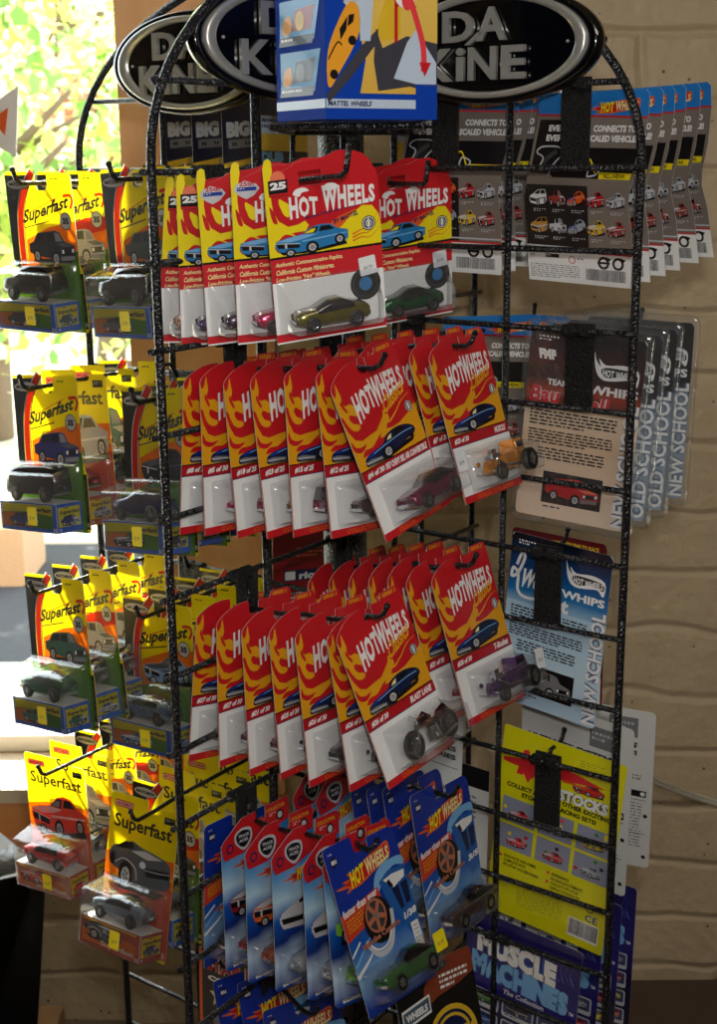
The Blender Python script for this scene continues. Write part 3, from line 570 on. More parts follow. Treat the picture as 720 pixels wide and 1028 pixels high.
def art_whips(kind='NEW', body=None, top=None, team=True, car=RED, w=.125, h=.205):
    A = Art(w, h); body = body or TANB; top = top or WDARK
    A.plate(rrect(.03, .02, .97, .98, .035, ry=.022), body)
    A.poly([(.03, .40), (.03, .045), (.06, .02), (.94, .02), (.97, .045), (.97, .40)], top, 1)
    A.lines(.10, .055, .26, .085, 2, WHT, 2)
    A.poly(catmull([(.56, .10), (.58, .14), (.62, .17), (.60, .13), (.66, .16), (.80, .15), (.92, .17), (.93, .23), (.91, .25), (.86, .22), (.76, .23), (.66, .235), (.60, .21), (.57, .16)], 3), WHT, 3); A.poly(catmull([(.63, .18), (.70, .17), (.86, .175), (.915, .19), (.91, .22), (.8, .205), (.7, .22), (.64, .21)], 3), BLK, 4)
    A.text('HOT WHEELS', .64, .178, .91, .214, WHT, 5, bold=.04, warp=bow(-.12), space=1.05)
    A.text('WHIPS', .54, .265, .94, .31, WHT, 3, bold=.04)
    if team:
        A.text('FMF', .11, .12, .25, .17, WHT, 3, bold=.08, shear=-.2, space=1.1); A.text('TEAM', .20, .265, .37, .295, WHT, 3, bold=.03)
        A.text('Bau', .07, .305, .31, .385, RED, 4, bold=.04, out=WHT, ob=.03, shear=.12, space=1.05); A.text('ell', .56, .325, .72, .395, RED, 4, bold=.04, out=WHT, ob=.03, shear=.12, space=1.1)
    elif team is False:
        A.text('West', .15, .21, .42, .32, WHT, 3, bold=.045, shear=.25, warp=bow(.06)); A.stroke([(.10, .20), (.14, .13), (.17, .15), (.12, .24), (.06, .27), (.07, .22), (.12, .25), (.13, .34), (.22, .37), (.42, .35)], .028, WHT, 3); A.text('st', .47, .325, .62, .40, WHT, 3, bold=.05, space=1.1)
    A.lines(.08, .425, .80, .51, 5, BLK, 2, seed=1, fill=.5); A.lines(.08, .525, .78, .60, 5, BLK, 2, seed=2, fill=.5); A.lines(.16, .615, .74, .68, 4, BLK, 2, seed=3, fill=.5, center=True)
    A.text(kind+' SCHOOL', .84, .34, .965, .965, WHT, 4, bold=.03, vert=True, out=P('shadow_blue', (96, 112, 140)), ob=.07)
    A.rect(.24, .735, .74, .90, BLK, 2)
    pic_car(A, .26, .755, .72, .885, car, kind='suv', l=3, light=P('salmon', (232, 120, 90)) if car is RED else GRY)
    A.lines(.06, .76, .12, .82, 4, BLK, 2); A.lines(.26, .915, .6, .93, 1, NAVY, 2)
    return A

def art_hotstocks(w=.146, h=.234):
    A = Art(w, h)
    A.plate(rrect(0, 0, 1, 1, .02, ry=.012), P('acid_yellow', (224, 218, 10)))
    A.poly([(.02, .165), (.16, .15), (.18, .10), (.22, .09), (.24, .13), (.30, .08), (.32, .12), (.38, .10), (.40, .14), (.52, .12), (.66, .13), (.86, .155), (.66, .17), (.54, .18), (.44, .19), (.40, .23), (.36, .22), (.33, .25), (.28, .21), (.24, .26), (.20, .22), (.18, .19), (.10, .19), (.02, .185)], P('brush_red', (230, 40, 50)), 1)
    A.text('H  T', .16, .10, .52, .23, P('brush_red', (230, 40, 50)), 2, bold=.10, shear=.2)
    A.text('STOCKS', .50, .225, .90, .285, WHT, 4, bold=.06, out=BLK, ob=.06, up=.005)
    A.stroke([(.52, .185), (.6, .18), (.66, .19)], .02, ORG, 2); pic_car(A, .60, .155, .86, .215, RED, kind='muscle', l=3, light=ORG)
    for i in range(6): A.lines(.64, .05+.013*i, .92, .057+.013*i, 1, P('olive', (150, 150, 30)), 1, seed=i)
    A.text('COLLECT ALL THESE OTHER EXCITING', .07, .285, .93, .31, BLK, 2, bold=.05)
    A.text('STOCK CAR RACING SETS!', .20, .32, .82, .345, BLK, 2, bold=.05)
    r = random.Random(5)
    for j in range(2):
        for i in range(3):
            x = .05+.315*i; y = .365+.145*j
            A.rect(x, y, x+.285, y+.13, SLA, 1)
            pic_car(A, x+.06, y+.05, x+.23, y+.11, [RED, WHT, YEL, PNK, RED, SIL][i+3*j], kind='muscle', l=2, light=LGR)
            for k in range(4): a = x+.02+r.random()*.22; b = y+.015+r.random()*.09; A.poly(circ(a, b, .018, .01, 7), [GRN, YEL, RED, BLK, PNK][r.randrange(5)], 2)
    for y in (.685,): A.circle(.08, y, .014, PNK, 2, 8)
    for k, t in enumerate(('EACH RACE CAR COMES', 'COMPLETE WITH', 'PIT-STOP ACCESSORIES!')): A.text(t, .11, .672+.024*k, .11+.0145*len(t), .688+.024*k, BLK, 2, bold=.03)
    for k, t in enumerate(('EXPERIENCE', 'RACING EXCITEMENT!', 'COLLECT PIT-STOP', 'DISPLAY STANDS TO', 'CREATE A RACE TRACK!')): A.text(t, .52, .672+.024*k, .52+.0145*len(t), .688+.024*k, BLK, 2, bold=.03)
    A.circle(.49, .68, .014, PNK, 2, 8); A.circle(.49, .728, .014, PNK, 2, 8)
    A.lines(.25, .80, .64, .93, 10, P('olive', (150, 150, 30)), 1, fill=.3); A.ring(.86, .785, .03, .008, BLK, 2); A.text('CE', .83, .815, .93, .85, BLK, 2, bold=.02, out=WHT, ob=.05)
    A.barcode(.70, .86, .95, .96, 2); A.poly(rrect(.10, .79, .20, .825, .015), WHT, 2); A.lines(.11, .80, .19, .815, 1, RED, 3)
    return A

def art_muscle(w=.145, h=.215):
    A = Art(w, h)
    A.plate(rrect(0, 0, 1, 1, .04, ry=.025), MMB)
    r = random.Random(2)
    for k in range(12):
        x = .48+.04*k; A.stroke([(x, .30-.012*k), (x+.03, .22), (x-.01, .15+.01*(k % 3)), (x+.03, .07)], .012, P('flame_violet', (80, 90, 170)), 1, taper=True)
    A.text('MUSCLE', .10, .10, .80, .24, WHT, 3, bold=.08, up=-.03, out=BLU, ob=.05); A.text('MACHINES', .06, .24, .92, .38, LBL, 3, bold=.08, up=-.03, out=BLU, ob=.05); A.text('TM', .93, .37, .97, .39, WHT, 3)
    A.text('The Collection', .36, .405, .72, .435, WHT, 3, bold=.02, shear=.2)
    cs = [GRN, P('charcoal', (60, 60, 70)), SIL, BLU, ORG, RED, GRN, PNK, YEL, RED, GRY, ORG]
    for i in range(12):
        x = .05+.31*(i % 3); y = .46+.13*(i//3)
        A.poly(rrect(x, y, x+.28, y+.11, .02, ry=.014), LGR, 1); A.poly(rrect(x+.012, y+.008, x+.268, y+.085, .015, ry=.01), P('photo_blue', (60, 70, 110)), 2)
        pic_car(A, x+.04, y+.015, x+.24, y+.08, cs[i], kind='wagon' if i % 2 else 'muscle', l=3, light=LGR); A.lines(x+.03, y+.09, x+.25, y+.103, 1, NAVY, 2)
    return A

def art_white(w=.139, h=.211):
    A = Art(w, h)
    A.plate(rrect(0, 0, 1, 1, .04, ry=.025), P('plain_white', (214, 214, 212)))
    A.rect(.62, .05, .86, .17, GRY, 1); A.lines(.64, .08, .84, .14, 2, LGR, 2)
    A.text('ULTIMATE SYSTEMS', .06, .20, .86, .235, BLK, 2, bold=.05, shear=.2)
    A.rect(.10, .27, .40, .37, GRY, 1); A.text('SERIES!', .6, .25, .86, .28, BLK, 2, bold=.05)
    A.lines(.08, .40, .9, .46, 3, GRY, 1); A.rect(.55, .5, .95, .54, BLK, 1); A.circle(.92, .52, .02, WHT, 2)
    A.lines(.1, .58, .92, .90, 16, GRY, 1, fill=.35); A.stroke([(.5, .56), (.95, .56)], .006, BLK, 1, smooth=False); A.stroke([(.5, .78), (.95, .78)], .006, BLK, 1, smooth=False)
    for v in (.66, .93): A.circle(.95, v, .018, BLK, 2)
    return A

def art_big(w=.11, h=.185):
    A = Art(w, h); A.plate(rrect(0, 0, 1, 1, .05, ry=.03), P('ink_navy', (14, 26, 54)))
    A.text('BIG', .07, .40, .47, .50, LGR, 2, bold=.07); A.rect(.10, .515, .9, .57, GRY, 1)
    for k in range(2): A.text('MU'[k], .16+.22*k, .53, .24+.22*k, .555, BLK, 2, bold=.08)
    A.poly([(.0, .66), (1, .62), (1, .66), (0, .70)], GLD, 1); A.poly([(0, .70), (1, .66), (1, 1), (0, 1)], P('pewter', (70, 74, 84)), 1); A.stroke([(.3, .2), (.5, .26), (.8, .22)], .05, WHT, 1)
    return A
def art_dub(w=.11, h=.17):
    A = Art(w, h); A.plate(rrect(0, 0, 1, 1, .04, ry=.025), DBL)
    A.rect(0, .1, 1, .22, P('ice_white', (190, 205, 225)), 1); A.lines(.08, .12, .9, .2, 2, MBL, 2, seed=8); A.rect(0, .22, 1, .34, GLD, 1); A.rect(.04, .335, .96, .50, BLK, 2)
    A.text('DUB', .10, .34, .52, .41, LBL, 3, bold=.08); A.text('CITY', .42, .42, .92, .49, WHT, 3, bold=.08); A.poly([(0, .52), (1, .5), (1, .7), (0, .72)], GLD, 1); A.rect(.3, .1, .68, .2, GRY, 2)
    A.text('CITY', .58, .13, .95, .20, GLD, 4, bold=.08, out=BLK)
    return A
def art_riot(w=.12, h=.17):
    A = Art(w, h); A.plate([(0, 1), (0, 0), (1, 0), (1, 1)], P('deep_red', (150, 14, 28)))
    A.lines(.35, .36, .8, .44, 3, P('salmon', (232, 120, 90)), 1); A.rect(.16, .52, .8, .60, DBL, 1); A.rect(.18, .53, .34, .59, WHT, 2); A.text('riot!', .40, .535, .78, .59, WHT, 3, bold=.05, shear=.15)
    A.lines(.15, .68, .85, .8, 4, WHT, 1); A.poly([(0, .9), (1, .85), (1, 1), (0, 1)], ORY, 1)
    return A
def art_series(w=.12, h=.18):
    A = Art(w, h); A.plate(rrect(0, 0, 1, 1, .03, ry=.02), P('plain_white', (214, 214, 212)))
    A.rect(.0, .0, 1, .14, BLK, 1); A.lines(.1, .2, .85, .5, 9, GRY, 1, fill=.4); A.lines(.12, .62, .7, .65, 1, BLK, 1)
    A.text('DIE SERIES', .35, .80, .92, .83, BLK, 2, bold=.05); A.text('RACING SERIES', .12, .75, .92, .78, BLK, 2, bold=.05)
    for y in (.70, .88): A.stroke([(.05, y), (.95, y)], .006, BLK, 1, smooth=False)
    return A
def art_star(w=.11, h=.17):
    A = Art(w, h); A.plate([(0, 1), (0, .0), (1, 0), (1, 1)], P('night_black', (16, 14, 16)))
    A.rect(0, 0, .05, 1, ORG, 1); A.rect(.95, 0, 1, 1, ORG, 1)
    A.rect(.05, .06, .95, .18, P('night_black', (16, 14, 16)), 1)
    A.text('STAR D', .10, .04, .92, .155, RED, 3, bold=.06, out=WHT, ob=.04)
    A.text('COLL', .14, .185, .60, .225, WHT, 2, bold=.06); 
    A.poly([(.30+.14*(1 if k % 2 == 0 else .45)*sin(k*pi/5), .33-.09*(1 if k % 2 == 0 else .45)*cos(k*pi/5)) for k in range(10)], CRM, 2)
    A.circle(.62, .34, .1, LGR, 2); A.circle(.62, .34, .07, BLK, 3); A.poly([(.2, .45), (.8, .42), (.85, .6), (.25, .62)], GRY, 1); A.rect(.72, .28, .92, .45, P('deep_red', (150, 14, 28)), 2)
    return A
def art_badge(w=.107, h=.165):
    A = Art(w, h); A.plate([(0, 1), (0, .03), (.03, 0), (.97, 0), (1, .03), (1, 1)], P('night_black', (16, 14, 16)))
    A.poly([(.45, .06), (.6, 0), (.97, 0), (1, .03), (1, .15), (.8, .19), (.5, .22), (.3, .27), (.35, .14)], P('ember', (130, 56, 34)), 1); A.lines(.55, .10, .92, .2, 3, WHT, 2)
    A.poly([(.04, .22), (.40, .18), (.40, .29), (.04, .33)], WHT, 3); A.poly([(.055, .235), (.385, .195), (.385, .275), (.055, .315)], P('steel', (70, 90, 110)), 4); A.text('WHEELS', .08, .25, .36, .295, WHT, 5, bold=.06, up=.025)
    A.circle(.62, .50, .32, GLD, 2, 30); A.circle(.62, .50, .27, DBL, 3, 30); A.ring(.62, .5, .24, .03, GLD, 4); A.text('FENDERS', .34, .44, .92, .55, GLD, 5, bold=.07, out=BLK)
    return A
# ------------------------------------------------------------------ the room
def blockwall():
    m = bpy.data.materials.new('painted_slump_block'); m.use_nodes = True; n = m.node_tree.nodes; L = m.node_tree.links
    b = n['Principled BSDF']; b.inputs['Roughness'].default_value = .55
    tc = n.new('ShaderNodeTexCoord'); mp = n.new('ShaderNodeMapping'); mp.inputs['Rotation'].default_value = (rad(90), 0, 0); L.new(tc.outputs['Object'], mp.inputs[0])
    nz0 = n.new('ShaderNodeTexNoise'); nz0.inputs['Scale'].default_value = 5; L.new(mp.outputs[0], nz0.inputs['Vector'])
    wob = n.new('ShaderNodeMix'); wob.data_type = 'RGBA'; wob.blend_type = 'LINEAR_LIGHT'; wob.inputs[0].default_value = .03
    L.new(mp.outputs[0], wob.inputs[6]); L.new(nz0.outputs['Color'], wob.inputs[7])
    bt = n.new('ShaderNodeTexBrick'); bt.inputs['Scale'].default_value = 1; bt.inputs['Brick Width'].default_value = .41; bt.inputs['Row Height'].default_value = .102
    bt.inputs['Mortar Size'].default_value = .011; bt.inputs['Mortar Smooth'].default_value = 1
    bt.inputs['Color1'].default_value = (1, 1, 1, 1); bt.inputs['Color2'].default_value = (.8, .8, .8, 1); bt.inputs['Mortar'].default_value = (0, 0, 0, 1)
    L.new(wob.outputs[2], bt.inputs['Vector'])
    pits = n.new('ShaderNodeTexVoronoi'); pits.inputs['Scale'].default_value = 58; L.new(tc.outputs['Object'], pits.inputs['Vector'])
    pn = n.new('ShaderNodeTexNoise'); pn.inputs['Scale'].default_value = 9; L.new(tc.outputs['Object'], pn.inputs['Vector'])
    pm = n.new('ShaderNodeMath'); pm.operation = 'MULTIPLY'; L.new(pn.outputs['Fac'], pm.inputs[0]); pm.inputs[1].default_value = .2
    pl = n.new('ShaderNodeMath'); pl.operation = 'LESS_THAN'; L.new(pits.outputs['Distance'], pl.inputs[0]); L.new(pm.outputs[0], pl.inputs[1])
    pk = n.new('ShaderNodeTexWhiteNoise'); L.new(pits.outputs['Position'], pk.inputs['Vector'])
    pg = n.new('ShaderNodeMath'); pg.operation = 'GREATER_THAN'; L.new(pk.outputs['Value'], pg.inputs[0]); pg.inputs[1].default_value = .72
    pt_ = n.new('ShaderNodeMath'); pt_.operation = 'MULTIPLY'; L.new(pl.outputs[0], pt_.inputs[0]); L.new(pg.outputs[0], pt_.inputs[1])
    cn = n.new('ShaderNodeTexNoise'); cn.inputs['Scale'].default_value = 7; cn.inputs['Detail'].default_value = 6; L.new(tc.outputs['Object'], cn.inputs['Vector'])
    c1 = n.new('ShaderNodeMix'); c1.data_type = 'RGBA'; c1.inputs[6].default_value = lin((186, 164, 132))+(1,); c1.inputs[7].default_value = lin((214, 194, 160))+(1,); L.new(cn.outputs['Fac'], c1.inputs[0])
    c2 = n.new('ShaderNodeMix'); c2.data_type = 'RGBA'; L.new(pt_.outputs[0], c2.inputs[0]); L.new(c1.outputs[2], c2.inputs[6]); c2.inputs[7].default_value = lin((84, 70, 54))+(1,)
    L.new(c2.outputs[2], b.inputs['Base Color'])
    g = n.new('ShaderNodeTexNoise'); g.inputs['Scale'].default_value = 38; g.inputs['Detail'].default_value = 5; L.new(tc.outputs['Object'], g.inputs['Vector'])
    a1 = n.new('ShaderNodeMath'); a1.operation = 'MULTIPLY_ADD'; L.new(g.outputs['Fac'], a1.inputs[0]); a1.inputs[1].default_value = .9; L.new(bt.outputs['Color'], a1.inputs[2])
    a2 = n.new('ShaderNodeMath'); a2.operation = 'SUBTRACT'; L.new(a1.outputs[0], a2.inputs[0]); L.new(pt_.outputs[0], a2.inputs[1])
    bp = n.new('ShaderNodeBump'); bp.inputs['Strength'].default_value = .55; bp.inputs['Distance'].default_value = .012; L.new(a2.outputs[0], bp.inputs['Height']); L.new(bp.outputs[0], b.inputs['Normal'])
    return m
def woodmat(name, c1, c2, rough=.45, axis=2):
    m = bpy.data.materials.new(name); m.use_nodes = True; n = m.node_tree.nodes; L = m.node_tree.links
    b = n['Principled BSDF']; b.inputs['Roughness'].default_value = rough
    tc = n.new('ShaderNodeTexCoord'); mp = n.new('ShaderNodeMapping'); sc = [14, 14, 14]; sc[axis] = 1.2; mp.inputs['Scale'].default_value = sc; L.new(tc.outputs['Object'], mp.inputs[0])
    nz = n.new('ShaderNodeTexNoise'); nz.inputs['Scale'].default_value = 3; nz.inputs['Detail'].default_value = 6; L.new(mp.outputs[0], nz.inputs['Vector'])
    mx = n.new('ShaderNodeMix'); mx.data_type = 'RGBA'; mx.inputs[6].default_value = lin(c1)+(1,); mx.inputs[7].default_value = lin(c2)+(1,); L.new(nz.outputs['Fac'], mx.inputs[0]); L.new(mx.outputs[2], b.inputs['Base Color']); return m
BLOCK = blockwall(); WOOD = woodmat('orange_pine', (232, 160, 100), (252, 204, 148)); WOODH = woodmat('orange_pine_sill', (226, 132, 66), (244, 176, 110), axis=0)
def structure(name, bm, mats):
    o = finish(name, bm, mats); o['kind'] = 'structure'; return o
WY = 2.05; WX = -.336; SILLZ = .573
bm = bmesh.new(); box(bm, WX, 2.2, WY, WY+.22, 0, 2.7); box(bm, -2.2, WX, WY, WY+.22, 0, .40); box(bm, -2.2, WX, WY, WY+.22, 2.45, 2.7); structure('wall_back', bm, BLOCK)
PLAST = mat('cream_plaster', (150, 138, 118), .8, bump=.2); FLOORM = mat('dark_carpet', (70, 58, 50), .9, bump=.5, bscale=300)
bm = bmesh.new(); box(bm, -2.4, -2.2, -2, WY+.22, 0, 2.7); structure('wall_left', bm, mat('dark_panel_wall', (70, 54, 42), .7, bump=.2))
bm = bmesh.new(); box(bm, 2.2, 2.4, -2, WY+.22, 0, 2.7); structure('wall_right', bm, PLAST)
bm = bmesh.new(); box(bm, -2.4, 2.4, -2.2, -2, 0, 2.7); structure('wall_front', bm, PLAST)
bm = bmesh.new(); box(bm, -2.4, 2.4, -2.2, WY+.22, -.1, 0); structure('floor', bm, FLOORM)
bm = bmesh.new(); box(bm, -2.4, 2.4, -2.2, WY+.22, 2.7, 2.8); structure('ceiling', bm, mat('ceiling_white', (180, 176, 168), .9))
# pine casing beside the window, sill board, apron
bm = bmesh.new(); box(bm, WX-.003, WX+.212, WY-.028, WY-.001, SILLZ-.02, 2.55); bmesh.ops.bevel(bm, geom=bm.edges[:], offset=.003, segments=1); structure('trim_1', bm, WOOD)
bm = bmesh.new(); box(bm, -2.19, WX+.215, WY-.03, WY-.0005, .392, SILLZ-.0255); bmesh.ops.bevel(bm, geom=bm.edges[:], offset=.004, segments=2); structure('trim_2', bm, WOODH)
bm = bmesh.new(); box(bm, -2.19, WX+.012, WY-.045, WY+.21, SILLZ-.024, SILLZ); bmesh.ops.bevel(bm, geom=bm.edges[:], offset=.004, segments=2); structure('trim_3', bm, mat('sun_blown_sill_top', (226, 206, 176), .4))  # sill top paled: the blown-out sunlight on it is put into its colour
bm = bmesh.new()
FW = mat('white_window_frame', (226, 224, 216), .5)
for x0, x1 in ((WX-.022, WX-.001), (-1.3, -1.25), (-2.19, -2.14)): box(bm, x0, x1, WY+.10, WY+.15, SILLZ+.001, 2.449)
box(bm, -2.19, WX-.001, WY+.10, WY+.15, 2.40, 2.449); box(bm, -2.19, WX-.001, WY+.10, WY+.15, SILLZ+.001, SILLZ+.03)
w1 = structure('window_1', bm, FW)
bm = bmesh.new(); box(bm, -2.14, WX-.022, WY+.121, WY+.125, SILLZ+.03, 2.40); finish('window_pane', bm, PANE, w1)
# pennant stuck to the pane
bm = bmesh.new()
def extr(bm, pts, y0, y1, mi=0):
    a = [bm.verts.new((x, y0, z)) for x, z in pts]; b = [bm.verts.new((x, y1, z)) for x, z in pts]
    f = bm.faces.new(a); f.material_index = mi; f = bm.faces.new(b[::-1]); f.material_index = mi
    for i in range(len(a)): f = bm.faces.new((a[i-1], b[i-1], b[i], a[i])); f.material_index = mi
def onwall(px, py, Y):   # photo measurement -> point on the plane y = Y
    x = (px-360)/1358; z = -(py-514)/1358; c, s = cos(rad(14.5)), sin(rad(14.5))
    x, z = x*cos(rad(.5))+z*sin(rad(.5)), z*cos(rad(.5))-x*sin(rad(.5))
    d = (x, c+z*s, z*c-s); k = Y/d[1]; return (d[0]*k, EYE+d[2]*k)
extr(bm, [onwall(-30, 118, WY+.11), onwall(17, 86, WY+.11), onwall(15, 157, WY+.11), onwall(-6, 146, WY+.11)], WY+.117, WY+.120)
extr(bm, [onwall(-10, 120, WY+.11), onwall(7, 108, WY+.11), onwall(4, 136, WY+.11)], WY+.1155, WY+.1169, 1)
tag(finish('window_decal', bm, [STW, ORG]), 'white pennant decal stuck on the window pane at the far left edge', 'decal')

# ------------------------------------------------------------------ outside the window
GROUND = mat('sunlit_concrete_walk', (224, 216, 200), .9, bump=.3); ASPH = mat('dark_asphalt', (52, 53, 56), .9, bump=.4, bscale=120, var=.25, vscale=40)
bm = bmesh.new(); box(bm, -14, 14, WY+.23, 4.15, -.3, -.02); o = structure('ground_walk', bm, GROUND)
bm = bmesh.new(); box(bm, -14, 14, 4.15, 5.6, -.3, -.03); structure('ground_road', bm, ASPH)
bm = bmesh.new(); box(bm, -30, 30, 5.6, 40, -.3, -.02); structure('ground_lawn', bm, mat('bright_gravel', (214, 210, 190), .9, var=.3, vscale=3))
bm = bmesh.new(); box(bm, -2.6, -1.29, 5.0, 5.35, -.029, .20); bmesh.ops.bevel(bm, geom=bm.edges[:], offset=.01, segments=2)
tag(finish('planter_box', bm, mat('tan_planter', (176, 140, 104), .8, bump=.3)), 'low tan planter box standing on the dark road outside the window', 'planter')
LEAF = [mat('leaf_lime', (206, 222, 120), .6, transl=.6), mat('leaf_yellow', (240, 230, 190), .6, transl=.6), mat('leaf_green', (128, 164, 92), .6, transl=.6), mat('leaf_rust', (214, 150, 130), .6, transl=.5)]
BARK = mat('pale_bark', (120, 100, 84), .9, bump=.5)
def tree(loc, H, R, seed, mix, label, n=2600, name='leafy_tree'):
    r = random.Random(seed); t = empty(name, loc); tag(t, label, 'tree'); n = n*3
    bm = bmesh.new(); tips = []
    tube(bm, [(0, 0, 0), (.05, 0, H*.3), (-.05, .05, H*.6), (0, 0, H*.9)], .1, radii=[.16, .13, .08, .02])
    for k in range(14):
        z = H*r.uniform(.22, .8); a = r.uniform(0, 2*pi); l = R*r.uniform(.5, .95); p = [(0, 0, z), (l*.4*cos(a), l*.4*sin(a), z+.2*l), (l*cos(a), l*sin(a), z+.45*l)]
        tube(bm, p, .04, seg=6, radii=[.06, .035, .012]); tips.append(p[2])
        for q in range(2):
            b = a+r.uniform(-.9, .9); tube(bm, [p[1], (p[1][0]+l*.4*cos(b), p[1][1]+l*.4*sin(b), p[1][2]+.2*l)], .02, seg=5, radii=[.025, .008])
    finish('trunk', bm, BARK, t)
    bm = bmesh.new()
    for i in range(n):
        cl = i % 90; rr = random.Random(seed*100+cl); z0 = rr.uniform(.18, 1.0)*H; ra = R*(1-.45*abs(z0/H-.5)); a = rr.uniform(0, 2*pi); d = ra*math.sqrt(rr.random())
        c = Vector((d*cos(a), d*sin(a), z0)); s = R*.2
        p = c+Vector((r.gauss(0, s), r.gauss(0, s), r.gauss(0, s*.8))); q = r.uniform(.03, .065)
        R3 = Matrix.Rotation(r.uniform(0, 6.3), 3, 'Z') @ Matrix.Rotation(r.uniform(0, 3), 3, 'X')
        v = [bm.verts.new(p+R3 @ Vector(w)*q) for w in ((-.5, -.9, 0), (.5, -.9, 0), (.75, .1, .1), (0, 1, 0), (-.75, .1, .1))]
        f = bm.faces.new(v); f.material_index = r.choices(range(4), mix)[0]
    finish('foliage', bm, LEAF, t); return t
tree((-2.2, 7.9, -.02), 4.3, 1.35, 3, (5, 3, 3, 0), 'lime and yellow leafed tree close outside the window at the left edge', 3600)
tree((-2.75, 13.6, -.02), 5.0, 1.7, 5, (4, 4, 3, 1), 'pale yellow leafed tree further back, right part of the window', 2600)
tree((-4.6, 19.5, -.02), 8.0, 2.6, 8, (4, 5, 3, 0), 'tall yellow green tree at the back behind the lime tree', 3000)
tree((-1.9, 10.6, -.02), 2.3, .5, 11, (0, 2, 2, 6), 'small rust coloured shrub seen through the curved rack wire', 900, 'garden_shrub')

# ------------------------------------------------------------------ the wire rack
PC = Vector((-.015, 1.45, 0))
PAN = {'F': (Vector((-.588, -.809, 0)), Vector((.809, -.588, 0)), .31, (.173, .036)), 'R': (Vector((.809, -.588, 0)), Vector((.588, .809, 0)), .322, (.183, .046)),
       'L': (Vector((-.809, .588, 0)), Vector((-.588, -.809, 0)), .36, (.223, .086)), 'B': (Vector((.588, .809, 0)), Vector((-.809, .588, 0)), .32, (.2, .06))}
def ROW(k): return 1.543-.0765*k
def pp(P_, t, off, z):
    d, n, W, _ = PAN[P_]; v = PC+d*t+n*(.03+off); v.z = z; return v
Z0 = 1.55; AB = .20
rack = empty('wire_display_rack', (PC.x, PC.y, 0)); tag(rack, 'black hammered wire spinner rack with four arched wings full of carded toy cars', 'display rack')
def rfin(name, bm, m): return finish(name, bm, m, rack, mw=Matrix.Identity(4))
def archz(W, t): return Z0+AB*math.sqrt(max(0, 1-(t/W)**2))
for K in 'FRLB':
    d, n, W, inner = PAN[K]; bm = bmesh.new()
    arc = [pp(K, W, 0, .14), pp(K, W, 0, .8), pp(K, W, 0, 1.3)]+[pp(K, W*cos(rad(a)), 0, Z0+AB*sin(rad(a))) for a in range(0, 91, 6)]
    tube(bm, arc, .0042, seg=10)
    for t in inner: tube(bm, [pp(K, t, 0, .14), pp(K, t, 0, .9), pp(K, t, 0, archz(W, t))], .0036, seg=8)
    for k in range(-2, 19):
        z = ROW(k); te = W if z < Z0 else W*math.sqrt(max(0, 1-((z-Z0)/AB)**2))
        tube(bm, [pp(K, -.012, -.006, z), pp(K, te+.006, -.006, z)], .003, seg=8)
    if K == 'R': tube(bm, [pp(K, .20, -.006, 1.657), pp(K, .285, -.006, 1.657)], .003, seg=6)
    rfin('wire_panel', bm, WIRE)
bm = bmesh.new(); bmesh.ops.create_cone(bm, cap_ends=True, segments=32, radius1=.024, radius2=.024, depth=1.61, matrix=Matrix.Translation((PC.x, PC.y, .805+.03))); rfin('pole', bm, POLEM)
bm = bmesh.new(); bmesh.ops.create_cone(bm, cap_ends=True, segments=40, radius1=.26, radius2=.05, depth=.05, matrix=Matrix.Translation((PC.x, PC.y, .025))); rfin('base', bm, POLEM)
bm = bmesh.new()   # wire bracket that carries the boxed play set
for a, b in (((-.07, 1.17), (.055, 1.165)), ((-.07, 1.17), (-.062, 1.40)), ((.055, 1.165), (.06, 1.40)), ((-.062, 1.40), (.06, 1.40))): tube(bm, [(a[0], a[1], 1.579), (b[0], b[1], 1.579)], .003, seg=8)
tube(bm, [(-.062, 1.40, 1.579), (-.064, 1.402, 1.54), (PC.x, 1.43, 1.535)], .003); rfin('bracket', bm, WIRE)

